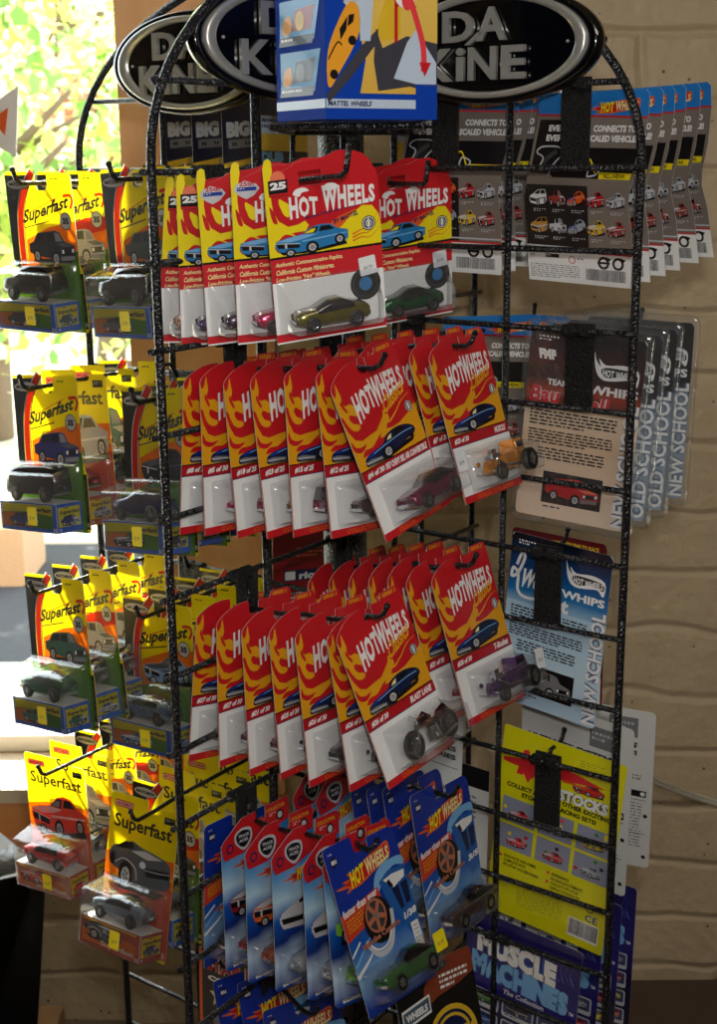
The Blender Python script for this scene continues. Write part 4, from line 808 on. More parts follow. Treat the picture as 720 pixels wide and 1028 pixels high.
# ------------------------------------------------------------------ oval signs
def text3d(s, x0, y0, x1, y1, ext, bold=.03):
    c = bpy.data.curves.new('letter', 'FONT'); c.body = s; c.offset = bold; c.extrude = .5; c.bevel_depth = 0; c.resolution_u = 3
    o = bpy.data.objects.new('letter', c); me = bpy.data.meshes.new_from_object(o); vs = [v.co.copy() for v in me.vertices]
    a0 = min(v.x for v in vs); a1 = max(v.x for v in vs); b0 = min(v.y for v in vs); b1 = max(v.y for v in vs)
    for v in me.vertices: v.co = Vector((x0+(v.co.x-a0)/(a1-a0)*(x1-x0), -.009-(v.co.z+.5)*ext, y0+(v.co.y-b0)/(b1-b0)*(y1-y0)))
    bpy.data.objects.remove(o); return me
def oval_sign(loc, yaw, label, W=.228, H=.106):
    t = empty('oval_sign', (0, 0, 0)); tag(t, label, 'sign', 'oval surf brand signs on top of the rack')
    M = Matrix.Translation(loc) @ Matrix.Rotation(rad(yaw), 4, 'Z'); t.matrix_world = M
    def ell(bm, prof, mi=0, n=64):
        rings = [[bm.verts.new((W/2*s*cos(2*pi*k/n)-0+((s-1)*0), y, H/2*(s if s >= 0 else 0)*sin(2*pi*k/n)+0)) for k in range(n)] for s, y in prof]
        for a, b in zip(rings, rings[1:]):
            for k in range(n): f = bm.faces.new((a[k-1], a[k], b[k], b[k-1])); f.smooth = True
        bm.faces.new(rings[-1]); bm.faces.new(rings[0][::-1])
    bm = bmesh.new(); ell(bm, [(.97, .006), (1, .003), (1.0, -.002), (.98, -.007), (.93, -.0085), (.90, -.007)]); o = finish('plate', bm, SIGNB, t)
    bm = bmesh.new(); n = 72; prof = ((.895, -.0068), (.89, -.0105), (.86, -.0115), (.80, -.0112), (.775, -.0068)); rs = []
    for s, y in prof: rs.append([bm.verts.new((W/2*s*cos(2*pi*k/n)+0, y, (H/2*s-(1-s)*.0)*sin(2*pi*k/n))) for k in range(n)])
    for a, b in zip(rs, rs[1:]):
        for k in range(n): f = bm.faces.new((a[k-1], a[k], b[k], b[k-1])); f.smooth = True
    finish('silver_rim', bm, SIGNS, t)
    bm = bmesh.new(); a = H/2
    me = text3d('D', -.046, .004, -.012, .032, .0045); bm.from_mesh(me); me = text3d('A', -.010, .004, .022, .034, .0045); bm.from_mesh(me)
    for s, x0, x1 in (('K', -.067, -.035), ('i', -.031, -.022), ('N', -.018, .012), ('E', .017, .042)): bm.from_mesh(text3d(s, x0, -.031, x1, -.001, .0045))
    vs = [bm.verts.new((x, y, z)) for y in (-.0085, -.0135) for x, z in ((-.022, .001), (-.016, .001), (-.002, .012), (-.008, .012))]
    bm.faces.new(vs[4:]); 
    for i in range(4): bm.faces.new((vs[i-1], vs[i], vs[i+4], vs[i+3]))
    finish('lettering', bm, SIGNS, t)
    bm = bmesh.new(); n = 48    # bare silver dish at the back
    rs = [[bm.verts.new((W/2*s*cos(2*pi*k/n), y, H/2*s*sin(2*pi*k/n))) for k in range(n)] for s, y in ((.985, .0062), (.95, .010), (.86, .0115), (.80, .008), (.7, .007))]
    for a_, b_ in zip(rs, rs[1:]):
        for k in range(n): f = bm.faces.new((a_[k-1], a_[k], b_[k], b_[k-1])); f.smooth = True
    bm.faces.new(rs[-1]); finish('backing', bm, CHROME, t)
    bm = bmesh.new()
    for x in (-.095, .095): bmesh.ops.create_icosphere(bm, subdivisions=2, radius=.0016, matrix=Matrix.Translation((x*.86, -.0075, 0)))
    finish('rivet', bm, SIGNS, t)
    return t
v = pp('L', .160, .016, 1.653); oval_sign(v, -36, 'oval black and silver sign at left in front of the wooden window casing')
v = pp('F', .132, .02, 1.658); oval_sign(v, 34, 'dim oval black sign in the middle, half hidden by the boxed play set')
v = pp('R', .177, -.028, 1.655); oval_sign(v, -33, 'oval black and silver sign at right before the block wall, fully readable')
oval_sign(Vector((.175, 1.75, 1.645)), 22+180, 'oval sign turned away showing its shiny silver back, behind the right sign')

# ------------------------------------------------------------------ boxed play set
t = empty('boxed_play_set'); tag(t, 'blue boxed toy car track play set standing above the red cards', 'toy box')
PM = Matrix.Translation((-.0231, 1.12, 1.5835)) @ Matrix.Rotation(rad(30), 4, 'Z')   # origin: near bottom corner; x along front, y into depth
t.matrix_world = PM
bw, bd, bh = .105, .085, .30
bm = bmesh.new(); box(bm, 0, bw, 0, bd, 0, bh); bmesh.ops.bevel(bm, geom=bm.edges[:], offset=.0012, segments=1); finish('carton', bm, BOXB, t)
A = Art(bw, bh, .0002, M=Matrix.Translation((bw/2, -.0003, bh/2)))
H3 = lambda z: 1-z/.30   # metres above the bottom -> v
A.poly([(.30, H3(.02)), (.35, H3(.045)), (.22, H3(.10)), (.45, H3(.16)), (.4, H3(.28)), (1, H3(.28)), (1, H3(.02))], BOXG, 1)
A.rect(.0, H3(.0155), 1, H3(.0085), P('ice_white', (190, 205, 225)), 2); A.text('MATTEL WHEELS', .02, H3(.014), .40, H3(.010), NAVY, 3, bold=.04, shear=.3); A.rect(.80, H3(.028), .999, H3(.0), BOXB, 3)
A.poly([(.46, H3(.022)), (.75, H3(.026)), (1, H3(.02)), (1, H3(.06)), (.72, H3(.065)), (.5, H3(.055)), (.44, H3(.07)), (.42, H3(.045))], P('charcoal', (60, 60, 70)), 2)
A.poly([(.60, H3(.032)), (.72, H3(.06)), (.80, H3(.07)), (.99, H3(.045)), (.99, H3(.026)), (.8, H3(.028))], P('ice_white', (190, 205, 225)), 3)
A.poly([(.45, H3(.07)), (.55, H3(.10)), (.66, H3(.10)), (.66, H3(.065)), (.5, H3(.06))], GLD, 3)
A.poly([(.18, H3(.105)), (.20, H3(.13)), (.30, H3(.132)), (.38, H3(.115)), (.36, H3(.09)), (.24, H3(.08)), (.16, H3(.088))], LGR, 4); A.poly([(.2, H3(.11)), (.3, H3(.125)), (.36, H3(.11)), (.28, H3(.095))], GLD, 5)
A.poly([(.26, H3(.10)), (.32, H3(.112)), (.40, H3(.108)), (.42, H3(.095)), (.39, H3(.06)), (.30, H3(.06)), (.29, H3(.085))], P('ice_white', (190, 205, 225)), 6)
A.stroke([(.48, H3(.128)), (.42, H3(.118)), (.46, H3(.108)), (.62, H3(.104)), (.66, H3(.112))], .07, P('steel', (70, 90, 110)), 4)
A.stroke([(.62, H3(.135)), (.62, H3(.06))], .03, RED, 5, smooth=False); A.stroke([(.80, H3(.135)), (.80, H3(.10))], .03, RED, 5, smooth=False)
for k in range(4): A.stroke([(.62, H3(.135-.012*k)), (.80, H3(.123-.012*k))], .02, RED, 5, smooth=False); A.stroke([(.80, H3(.135-.012*k)), (.62, H3(.123-.012*k))], .02, RED, 5, smooth=False)
A.circle(.70, H3(.098), .10, WHT, 6, 18, ry=.04); A.circle(.72, H3(.092), .05, PNK, 7, 14, ry=.025); A.stroke([(.74, H3(.095)), (.86, H3(.06)), (.87, H3(.038))], .05, PNK, 8); A.poly([(.83, H3(.045)), (.94, H3(.045)), (.88, H3(.034))], RED, 9)
A.poly([(.0, H3(.018)), (.30, H3(.055)), (.46, H3(.07)), (.46, H3(.06)), (.2, H3(.03)), (.02, H3(.012))], P('charcoal', (60, 60, 70)), 5)
pts = [(.01, .03), (.02, .052), (.10, .072), (.20, .088), (.28, .086), (.30, .07), (.24, .055), (.12, .036), (.04, .024)]
A.poly(catmull([(a, H3(b)) for a, b in pts], 4), P('taxi_orange', (236, 160, 40)), 6); A.poly([(.12, H3(.068)), (.19, H3(.078)), (.18, H3(.068)), (.13, H3(.060))], BLK, 7); A.poly([(.20, H3(.079)), (.25, H3(.080)), (.24, H3(.074)), (.19, H3(.07))], BLK, 7); A.circle(.07, H3(.034), .035, BLK, 7); A.circle(.23, H3(.06), .035, BLK, 7); A.stroke([(.02, H3(.045)), (.10, H3(.058)), (.14, H3(.056))], .012, BLK, 8)
me = A.mesh('front_print'); o = bpy.data.objects.new('front_print', me); col.objects.link(o); o.parent = t
A = Art(bd, bh, .0002, M=Matrix.Translation((-.0003, bd/2, bh/2)) @ Matrix.Rotation(rad(-90), 4, 'Z'))
A.rect(.0, H3(.0155), 1, H3(.0085), P('ice_white', (190, 205, 225)), 2)
for j, z in enumerate((.022, .062, .105)):
    A.poly([(.10, H3(z)), (.10, H3(z+.032)), (.92, H3(z+.032)), (.80, H3(z))], P('photo_cyan', (70, 150, 200)), 1)
    A.poly([(.08, H3(z-.003)), (.10, H3(z+.004)), (.80, H3(z+.004)), (.76, H3(z-.003))], BLK, 2); A.lines(.12, H3(z+.0025), .7, H3(z-.0015), 1, WHT, 3, seed=j)
    A.poly(catmull([(.15, H3(z+.008)), (.2, H3(z+.018)), (.32, H3(z+.02)), (.36, H3(z+.01)), (.25, H3(z+.005))], 3), P('taxi_orange', (236, 160, 40)), 3)
    A.poly([(.35, H3(z+.008)), (.42, H3(z+.024)), (.82, H3(z+.026)), (.74, H3(z+.008))], [P('charcoal', (60, 60, 70)), P('brick', (160, 60, 50)), P('charcoal', (60, 60, 70))][j], 2); A.circle(.52, H3(z+.015), .09, GLD if j else GRY, 4)
me = A.mesh('side_print'); o = bpy.data.objects.new('side_print', me); col.objects.link(o); o.parent = t

# ------------------------------------------------------------------ toy cars
def paint(rgb, metal=.5): return mat('paint_%d_%d_%d' % rgb, rgb, .22, metal=metal, coat=1)
CARS = {}
ST = {  # x, half width, sill z, belt z, roof half width, roof z, cabin?
 'muscle': [(-.5, .15, .11, .16, .13, .19), (-.46, .185, .08, .18, .17, .21), (-.25, .20, .07, .20, .18, .235), (-.10, .20, .07, .215, .18, .245), (.06, .20, .07, .225, .135, .345), (.20, .20, .07, .23, .135, .35), (.38, .205, .07, .235, .17, .26), (.47, .19, .08, .22, .17, .25), (.5, .17, .12, .20, .15, .23)],
 'suv': [(-.5, .17, .12, .20, .15, .24), (-.45, .20, .10, .24, .18, .28), (-.22, .21, .09, .27, .19, .31), (-.08, .21, .09, .28, .165, .44), (.30, .21, .09, .28, .165, .45), (.44, .21, .09, .28, .17, .43), (.49, .20, .10, .26, .17, .30), (.5, .18, .13, .22, .16, .26)],
 'coupe': [(-.5, .14, .11, .17, .12, .20), (-.44, .19, .09, .20, .16, .24), (-.22, .205, .08, .22, .17, .27), (-.05, .205, .08, .23, .15, .36), (.12, .205, .08, .24, .15, .37), (.28, .205, .08, .24, .17, .30), (.46, .19, .09, .22, .16, .26), (.5, .16, .12, .20, .14, .22)],
 'van': [(-.5, .18, .10, .20, .16, .26), (-.42, .20, .09, .24, .17, .42), (-.2, .21, .09, .25, .18, .45), (.3, .21, .09, .25, .18, .45), (.48, .205, .09, .25, .18, .42), (.5, .19, .11, .22, .17, .26)],
}
def car_meshes(kind, rgb):
    key = (kind, rgb)
    if key in CARS: return CARS[key]
    pm = paint(rgb); bm = bmesh.new()
    if kind in ST:
        rings = []
        for x, w, zb, zs, wt, zt in ST[kind]:
            zm = (zb+zs)/2
            rings.append([bm.verts.new(p) for p in ((x, -w*.92, zb), (x, -w*1.02, zm), (x, -w*.96, zs), (x, -wt, zt), (x, wt, zt), (x, w*.96, zs), (x, w*1.02, zm), (x, w*.92, zb))])
        S = ST[kind]
        for i in range(len(rings)-1):
            cab = max(S[i][5]-S[i][3], S[i+1][5]-S[i+1][3]) > .08; full = min(S[i][5]-S[i][3], S[i+1][5]-S[i+1][3]) > .08
            for k in range(8):
                f = bm.faces.new((rings[i][k], rings[i+1][k], rings[i+1][(k+1) % 8], rings[i][(k+1) % 8]))
                if k in (2, 4) and cab: f.material_index = 1
                if k == 3 and cab and not full: f.material_index = 1
                if k == 7: f.material_index = 2
        bm.faces.new(rings[0][::-1]); bm.faces.new(rings[-1])
        bmesh.ops.subdivide_edges(bm, edges=bm.edges[:], cuts=1, use_grid_fill=True, smooth=.55)
        # bumpers, lamps
        for x, s in ((-.505, -1), (.50, 1)): box(bm, x-.012, x+.012, -.15, .15, .11, .145, 2)
        for y in (-.12, .12): bmesh.ops.create_icosphere(bm, subdivisions=1, radius=.028, matrix=Matrix.Translation((-.49, y, .19)))
    elif kind == 'rod':
        prof = [(-.5, .05, .12, .20), (-.44, .07, .10, .26), (-.2, .08, .10, .27), (-.14, .12, .10, .29), (.08, .15, .10, .30), (.1, .15, .10, .44), (.30, .15, .10, .43), (.36, .15, .11, .28), (.44, .10, .14, .24)]
        rings = [[bm.verts.new(p) for p in ((x, -w, a), (x, -w*1.05, (a+b)/2), (x, -w*.8, b), (x, w*.8, b), (x, w*1.05, (a+b)/2), (x, w, a))] for x, w, a, b in prof]
        for r0, r1 in zip(rings, rings[1:]):
            for k in range(6): bm.faces.new((r0[k], r1[k], r1[(k+1) % 6], r0[(k+1) % 6]))
        bm.faces.new(rings[0][::-1]); bm.faces.new(rings[-1])
        box(bm, -.36, -.18, -.06, .06, .27, .33, 2); box(bm, -.32, -.22, -.035, .035, .33, .39, 2); box(bm, .12, .28, -.155, .155, .32, .40, 1)
        for y in (-.11, .11): tube(bm, [(-.30, y*.7, .24), (-.2, y*1.3, .16), (.2, y*1.4, .12), (.36, y*1.4, .13)], .018, seg=6, mi=2); bmesh.ops.create_icosphere(bm, subdivisions=1, radius=.035, matrix=Matrix.Translation((-.50, y, .25)))
        tube(bm, [(-.46, -.22, .13), (-.46, .22, .13)], .016, seg=6, mi=2)
    else:  # bike
        tube(bm, [(-.34, 0, .17), (-.22, 0, .40), (-.12, 0, .42)], .018, mi=2); tube(bm, [(-.30, -.03, .17), (-.2, -.03, .42)], .014, mi=2)
        tube(bm, [(-.2, 0, .36), (0, 0, .30), (.2, 0, .22), (.33, 0, .17)], .03, mi=0); tube(bm, [(-.18, 0, .38), (-.05, 0, .41), (.06, 0, .36)], .055, radii=[.03, .065, .03]); tube(bm, [(.04, 0, .31), (.16, 0, .29), (.28, 0, .33)], .04, radii=[.03, .05, .02], mi=1)
        tube(bm, [(-.05, -.05, .12), (-.05, -.05, .28)], .05, mi=2); tube(bm, [(.06, -.05, .12), (.02, -.05, .28)], .05, mi=2); tube(bm, [(-.05, -.09, .12), (.1, -.1, .09), (.4, -.1, .12)], .02, mi=2)
        tube(bm, [(-.16, -.13, .46), (-.2, 0, .42), (-.16, .13, .46)], .014, mi=2); tube(bm, [(.18, 0, .36), (.34, 0, .38), (.46, 0, .26)], .03, radii=[.02, .05, .02])
    for f in bm.faces: f.smooth = kind in ST and f.material_index != 2
    bm.normal_update(); me = bpy.data.meshes.new('toy_car_body'); bm.to_mesh(me); bm.free()
    for m in (pm, GLASS, CHROME): me.materials.append(m)
    if kind == 'bike': wh = [(-.36, 0, .17, .17, .04), (.34, 0, .17, .17, .06)]
    elif kind == 'rod': wh = [(-.40, -.19, .10, .10, .05), (.27, -.21, .14, .14, .08), (-.40, .19, .10, .10, .05), (.27, .21, .14, .14, .08)]
    else: wh = [(-.29, -.185, .095, .095, .05), (.30, -.185, .10, .10, .05), (-.29, .185, .095, .095, .05), (.30, .185, .10, .10, .05)]
    CARS[key] = (me, wh); return CARS[key]
def wheel_mesh():
    bm = bmesh.new(); n = 20; prof = ((.55, .5), (.85, .5), (1, .36), (1, -.36), (.85, -.5), (.0, -.5))
    def ring(r, y): return [bm.verts.new((r*cos(2*pi*k/n), y, r*sin(2*pi*k/n))) for k in range(n)]
    rs = [ring(max(r, .01), -y) for r, y in prof]
    for a, b in zip(rs, rs[1:]):
        for k in range(n): bm.faces.new((a[k-1], a[k], b[k], b[k-1])).smooth = True
    h = ring(.6, -.46); i = ring(.5, -.40); c = ring(.12, -.5)
    for a, b in ((h, i),):
        for k in range(n): bm.faces.new((a[k-1], a[k], b[k], b[k-1])).material_index = 1
    f = bm.faces.new(i[::-1]); f.material_index = 2
    for k in range(5):
        a = 2*pi*k/5; q = [bm.verts.new((r*cos(a+d), -.44, r*sin(a+d))) for r, d in ((.08, -.9), (.52, -.18), (.52, .18), (.08, .9))]; f = bm.faces.new(q); f.material_index = 1
    f = bm.faces.new(c); f.material_index = 1
    me = bpy.data.meshes.new('wheel'); bm.to_mesh(me); bm.free()
    for m in (TYRE, CHROME, P('dark_grey', (60, 60, 64))): me.materials.append(m)
    return me
WHEEL = wheel_mesh()
def put_car(parent, kind, rgb, M, L, wscale=1.0, wheels=True):
    me, wh = car_meshes(kind, rgb)
    o = bpy.data.objects.new('toy_car', me); col.objects.link(o); o.parent = parent
    o.matrix_local = M @ Matrix.Diagonal((L, L*wscale, L, 1))
    for x, y, z, r, w in (wh if wheels else wh[:2]):
        if y > .1: continue          # only the wheels on the side that shows
        q = bpy.data.objects.new('wheel', WHEEL); col.objects.link(q); q.parent = o; q.matrix_local = Matrix.Translation((x, y, z)) @ Matrix.Diagonal((r, w*1.6, r, 1))
    return o

# ------------------------------------------------------------------ blisters and complete cards
def blister_mesh(w, h, base, front, dep, rb=.03, rf=.03, flange=.03):
    """clear tray: base and front outlines in card units"""
    bm = bmesh.new(); asp = w/h
    def ring(b, r, y, g=0): return [bm.verts.new(((u-.5)*w, y, (.5-v)*h)) for u, v in rrect(b[0]-g, b[1]-g*asp, b[2]+g, b[3]+g*asp, r, 4, ry=r*asp)]
    mid = [b*.5+f*.5 for b, f in zip(base, front)]
    mixr = lambda k: [b*(1-k)+f*k for b, f in zip(base, front)]
    fi = lambda g: [front[0]+g, front[1]+g*asp, front[2]-g, front[3]-g*asp]
    R = [ring(base, rb, -.0016, flange), ring(base, rb, -.0022), ring(mixr(.3), rb, -dep*.4), ring(mixr(.8), rf, -dep*.9), ring(mixr(.95), rf, -dep*.97), ring(fi(.015), rf*.9, -dep)]
    for a, b in zip(R, R[1:]):
        n = len(a)
        for k in range(n): bm.faces.new((a[k-1], a[k], b[k], b[k-1])).smooth = True
    bm.faces.new(R[-1])
    me = bpy.data.meshes.new('blister'); bm.to_mesh(me); bm.free(); me.materials.append(CLEAR); return me
MC = {}
def cached(key, f):
    if key not in MC: MC[key] = f()
    return MC[key]
def inst(name, me, parent, M=None):
    o = bpy.data.objects.new(name, me); col.objects.link(o); o.parent = parent
    if M is not None: o.matrix_local = M
    return o
def pose_matrix(p, w0, h0):
    x, y, z, ya, le, ro, w, h = p
    return Matrix.Translation((x, y, z)) @ Matrix.Rotation(ya, 4, 'Z') @ Matrix.Rotation(le, 4, 'X') @ Matrix.Rotation(ro, 4, 'Y') @ Matrix.Diagonal((w/w0, (w/w0+h/h0)/2, h/h0, 1))
def sticker(parent, u, v, y, w, h, cw, ch, m=None, tilt=0, text=True):
    def mk():
        A = Art(w, h, .0002); A.plate(rrect(0, 0, 1, 1, .08), m or STK)
        if text: A.text('$1.99' if m is None else '$4.99', .25, .5, .75, .72, P('biro_grey', (90, 90, 100)), 1, bold=.0)
        return A.mesh('price_sticker')
    inst('price_sticker', cached(('st', w, h, m.name if m else ''), mk), parent, Matrix.Translation(((u-.5)*cw, y, (.5-v)*ch)) @ Matrix.Rotation(rad(tilt), 4, 'Y'))
ROLE = {}
def thing(p, w0, h0, label, group, cat='toy car', name='carded_toy_car'):
    t = empty(name); t.matrix_world = pose_matrix(p, w0, h0); t['label'] = label; t['category'] = cat; t['group'] = group; return t
def hd_classic(p, no, name, kind, rgb, label, group, dep=.024, cu=0, st=False):
    t = thing(p, .107, .165, label, group)
    inst('card', cached(('classic', no, name), lambda: art_classics(no, name).mesh('card')), t)
    b = (.12+cu, .715, .93+cu, .935) if dep < .028 else (.17, .715, 1.02, .935)
    inst('blister', cached(('clb', dep), lambda: blister_mesh(.107, .165, b if dep < .028 else (.17, .715, .98, .935), (b[0]+.05, .765, b[2]-.02, .92), dep)), t)
    put_car(t, kind, rgb, Matrix.Translation((.006 if dep < .028 else .009, -dep*.5, -.0685)), .068 if dep < .028 else .078, min(1, (dep*.86)/(.44*(.068 if dep < .028 else .078))))
    if st: sticker(t, .93, .77, -dep-.0008, .016, .02, .107, .165, STW, 8)
    return t
def redline(p, rgb, badge, label, group, kind='coupe', st=False):
    t = thing(p, .107, .165, label, group)
    inst('card', cached(('red', badge), lambda: art_redline(badge=badge).mesh('card')), t)
    inst('blister', cached('rlb', lambda: blister_mesh(.107, .165, (.06, .665, .93, .94), (.12, .80, .89, .925), .027)), t)
    put_car(t, kind, rgb, Matrix.Translation((-.005, -.0135, -.069)), .070, .78)
    if st: sticker(t, .855, .635, -.0018, .0165, .017, .107, .165, STW, -6)
    return t
def mainline(p, sub, rgb, kind, label, group, num='1/38', pic='suv', pp_=None, st=False):
    t = thing(p, .107, .165, label, group)
    if sub == 'blue': inst('card', cached(('blue', num), lambda: art_blue(1 if st else 0, num).mesh('card')), t)
    else: inst('card', cached(('hunt', pic, pp_.name), lambda: art_hunt(pic, pp_).mesh('card')), t)
    inst('blister', cached('mlb', lambda: blister_mesh(.107, .165, (.06, .75, .97, .945), (.11, .79, .95, .93), .024, flange=.02)), t)
    put_car(t, kind, rgb, Matrix.Translation((.004, -.013, -.068)), .086, .58)
    if st: sticker(t, .93, .775, -.0255, .019, .019, .107, .165, None, 0)
    return t
def superfast(p, pic, pcol, kind, rgb, label, group, bg=0, us=False, st=True):
    t = thing(p, .106, .165, label, group)
    if us: inst('card', cached(('sfu', pic, pcol.name), lambda: art_superfast_us(pic, pcol).mesh('card')), t)
    else: inst('card', cached(('sf', pic, pcol.name, bg), lambda: art_superfast(pic, pcol, bg).mesh('card')), t)
    d = .036
    inst('blister', cached('sfb', lambda: blister_mesh(.106, .165, (.03, .555, .965, .975), (.045, .615, .955, .965), d, rf=.02, flange=.025)), t)
    bx = cached(('sfx', pic, pcol.name, us), lambda: art_superfast_box(None, .106*.93, .165, .785, .965, d-.004, pic, pcol, us).mesh('label_box'))
    inst('label_box', bx, t, Matrix.Translation((0, -(d-.004)/2-.0014, (.5-.875)*.165)))
    put_car(t, kind, rgb, Matrix.Translation((.001, -.0185, (.5-.785)*.165+.0008)), .080, .72)
    if st: sticker(t, .60, .865, -d-.0006, .0155, .019, .106, .165, None, 0)
    return t
def backcard(p, me, w0, h0, label, group, dep=.03, bl=(.1, .5, .9, .92), name='carded_toy_car', cat='toy car'):
    t = thing(p, w0, h0, label, group, cat, name)
    inst('card', me, t)
    if dep: inst('blister', cached(('bb', w0, dep), lambda: blister_mesh(w0, h0, bl, (bl[0]+.04, bl[1]+.03, bl[2]-.04, bl[3]-.02), dep)), t, Matrix.Diagonal((1, -1, 1, 1)))
    return t
def shell(t, w, h, dep=.012):   # rounded clear clamshell round a whole card
    def mk():
        bm = bmesh.new(); 
        def ring(g, y): return [bm.verts.new(((u-.5)*w, y, (.5-v)*h)) for u, v in rrect(-g, -g, 1+g, 1+g, .06, 5, ry=.04)]
        R = [ring(.0, -.004), ring(.012, -.0038), ring(.02, .0), ring(.012, dep*.6), ring(-.05, dep)]
        for a, b in zip(R, R[1:]):
            for k in range(len(a)): bm.faces.new((a[k-1], a[k], b[k], b[k-1])).smooth = True
        bm.faces.new(R[0][::-1]); bm.faces.new(R[-1])
        q = [bm.verts.new(((u-.5)*w, .001, (.5-v)*h)) for u, v in rrect(.30, -.055, .70, .0, .05, 4, ry=.03)]; bm.faces.new(q)
        me = bpy.data.meshes.new('clamshell'); bm.to_mesh(me); bm.free(); me.materials.append(CLEAR); return me
    inst('clamshell', cached(('shell', w, dep), mk), t)
# ------------------------------------------------------------------ hooks
def hole_world(p, w0, h0, u, v):
    return pose_matrix(p, w0, h0) @ Vector(((u-.5)*w0, 0, (.5-v)*h0))
def hook(P_, holes, label, group='hooks of the rack', extra=.016, tip=.012, direction=None, plate=(.030, .088)):
    d, n, W, _ = PAN[P_]
    a, b = holes[-1], holes[0]
    dr = (b-a).normalized() if len(holes) > 1 else (direction or n)
    if dr.dot(n) < .3: dr = n.copy()
    dr = Vector((dr.x, dr.y, dr.z*.5)).normalized()
    s = (.03+.006-(a-PC).dot(n))/dr.dot(n); st = a+dr*s
    off = (st-PC).dot(d); kk = round((1.543-st.z)/.0765); top = 1.543-.0765*kk
    t = empty('display_hook', st); tag(t, label, 'hook', group); I = Matrix.Identity(4)
    bm = bmesh.new(); e = b+dr*extra
    pts = [Vector((st.x, st.y, top)), st.lerp(a, .15)]+[h for h in holes[::-1]]+[e-dr*.004, e+Vector((0, 0, .004))+dr*.002, e+Vector((0, 0, tip))+dr*.006]
    q = [pts[0]]
    for p in pts[1:]:
        if (p-q[-1]).length > .003: q.append(p)
    tube(bm, q, .0024, seg=8); bmesh.ops.create_icosphere(bm, subdivisions=2, radius=.0031, matrix=Matrix.Translation(q[-1])); finish('rod', bm, HOOKM, t, mw=I)
    pw, ph = plate; bm = bmesh.new()
    M = Matrix.Translation(PC+d*off+n*.031+Vector((0, 0, top))) @ Matrix(((d.x, n.x, 0, 0), (d.y, n.y, 0, 0), (0, 0, 1, 0), (0, 0, 0, 1)))
    box(bm, -pw/2, pw/2, 0, .003, -ph+.012, .006, 0, M); bmesh.ops.bevel(bm, geom=bm.edges[:], offset=.0008, segments=1)
    finish('plate', bm, PLATEM, t, mw=I)
    for sx in (-.28, .28):
        bm = bmesh.new(); c = M @ Vector((sx*pw, -.007, 0)); tube(bm, [M @ Vector((sx*pw-.006, -.007, 0)), M @ Vector((sx*pw+.006, -.007, 0))], .0058, seg=10); box(bm, sx*pw-.004, sx*pw+.004, -.004, .001, -.004, .004, 0, M); finish('clip', bm, PLATEM, t, mw=I)
    return t

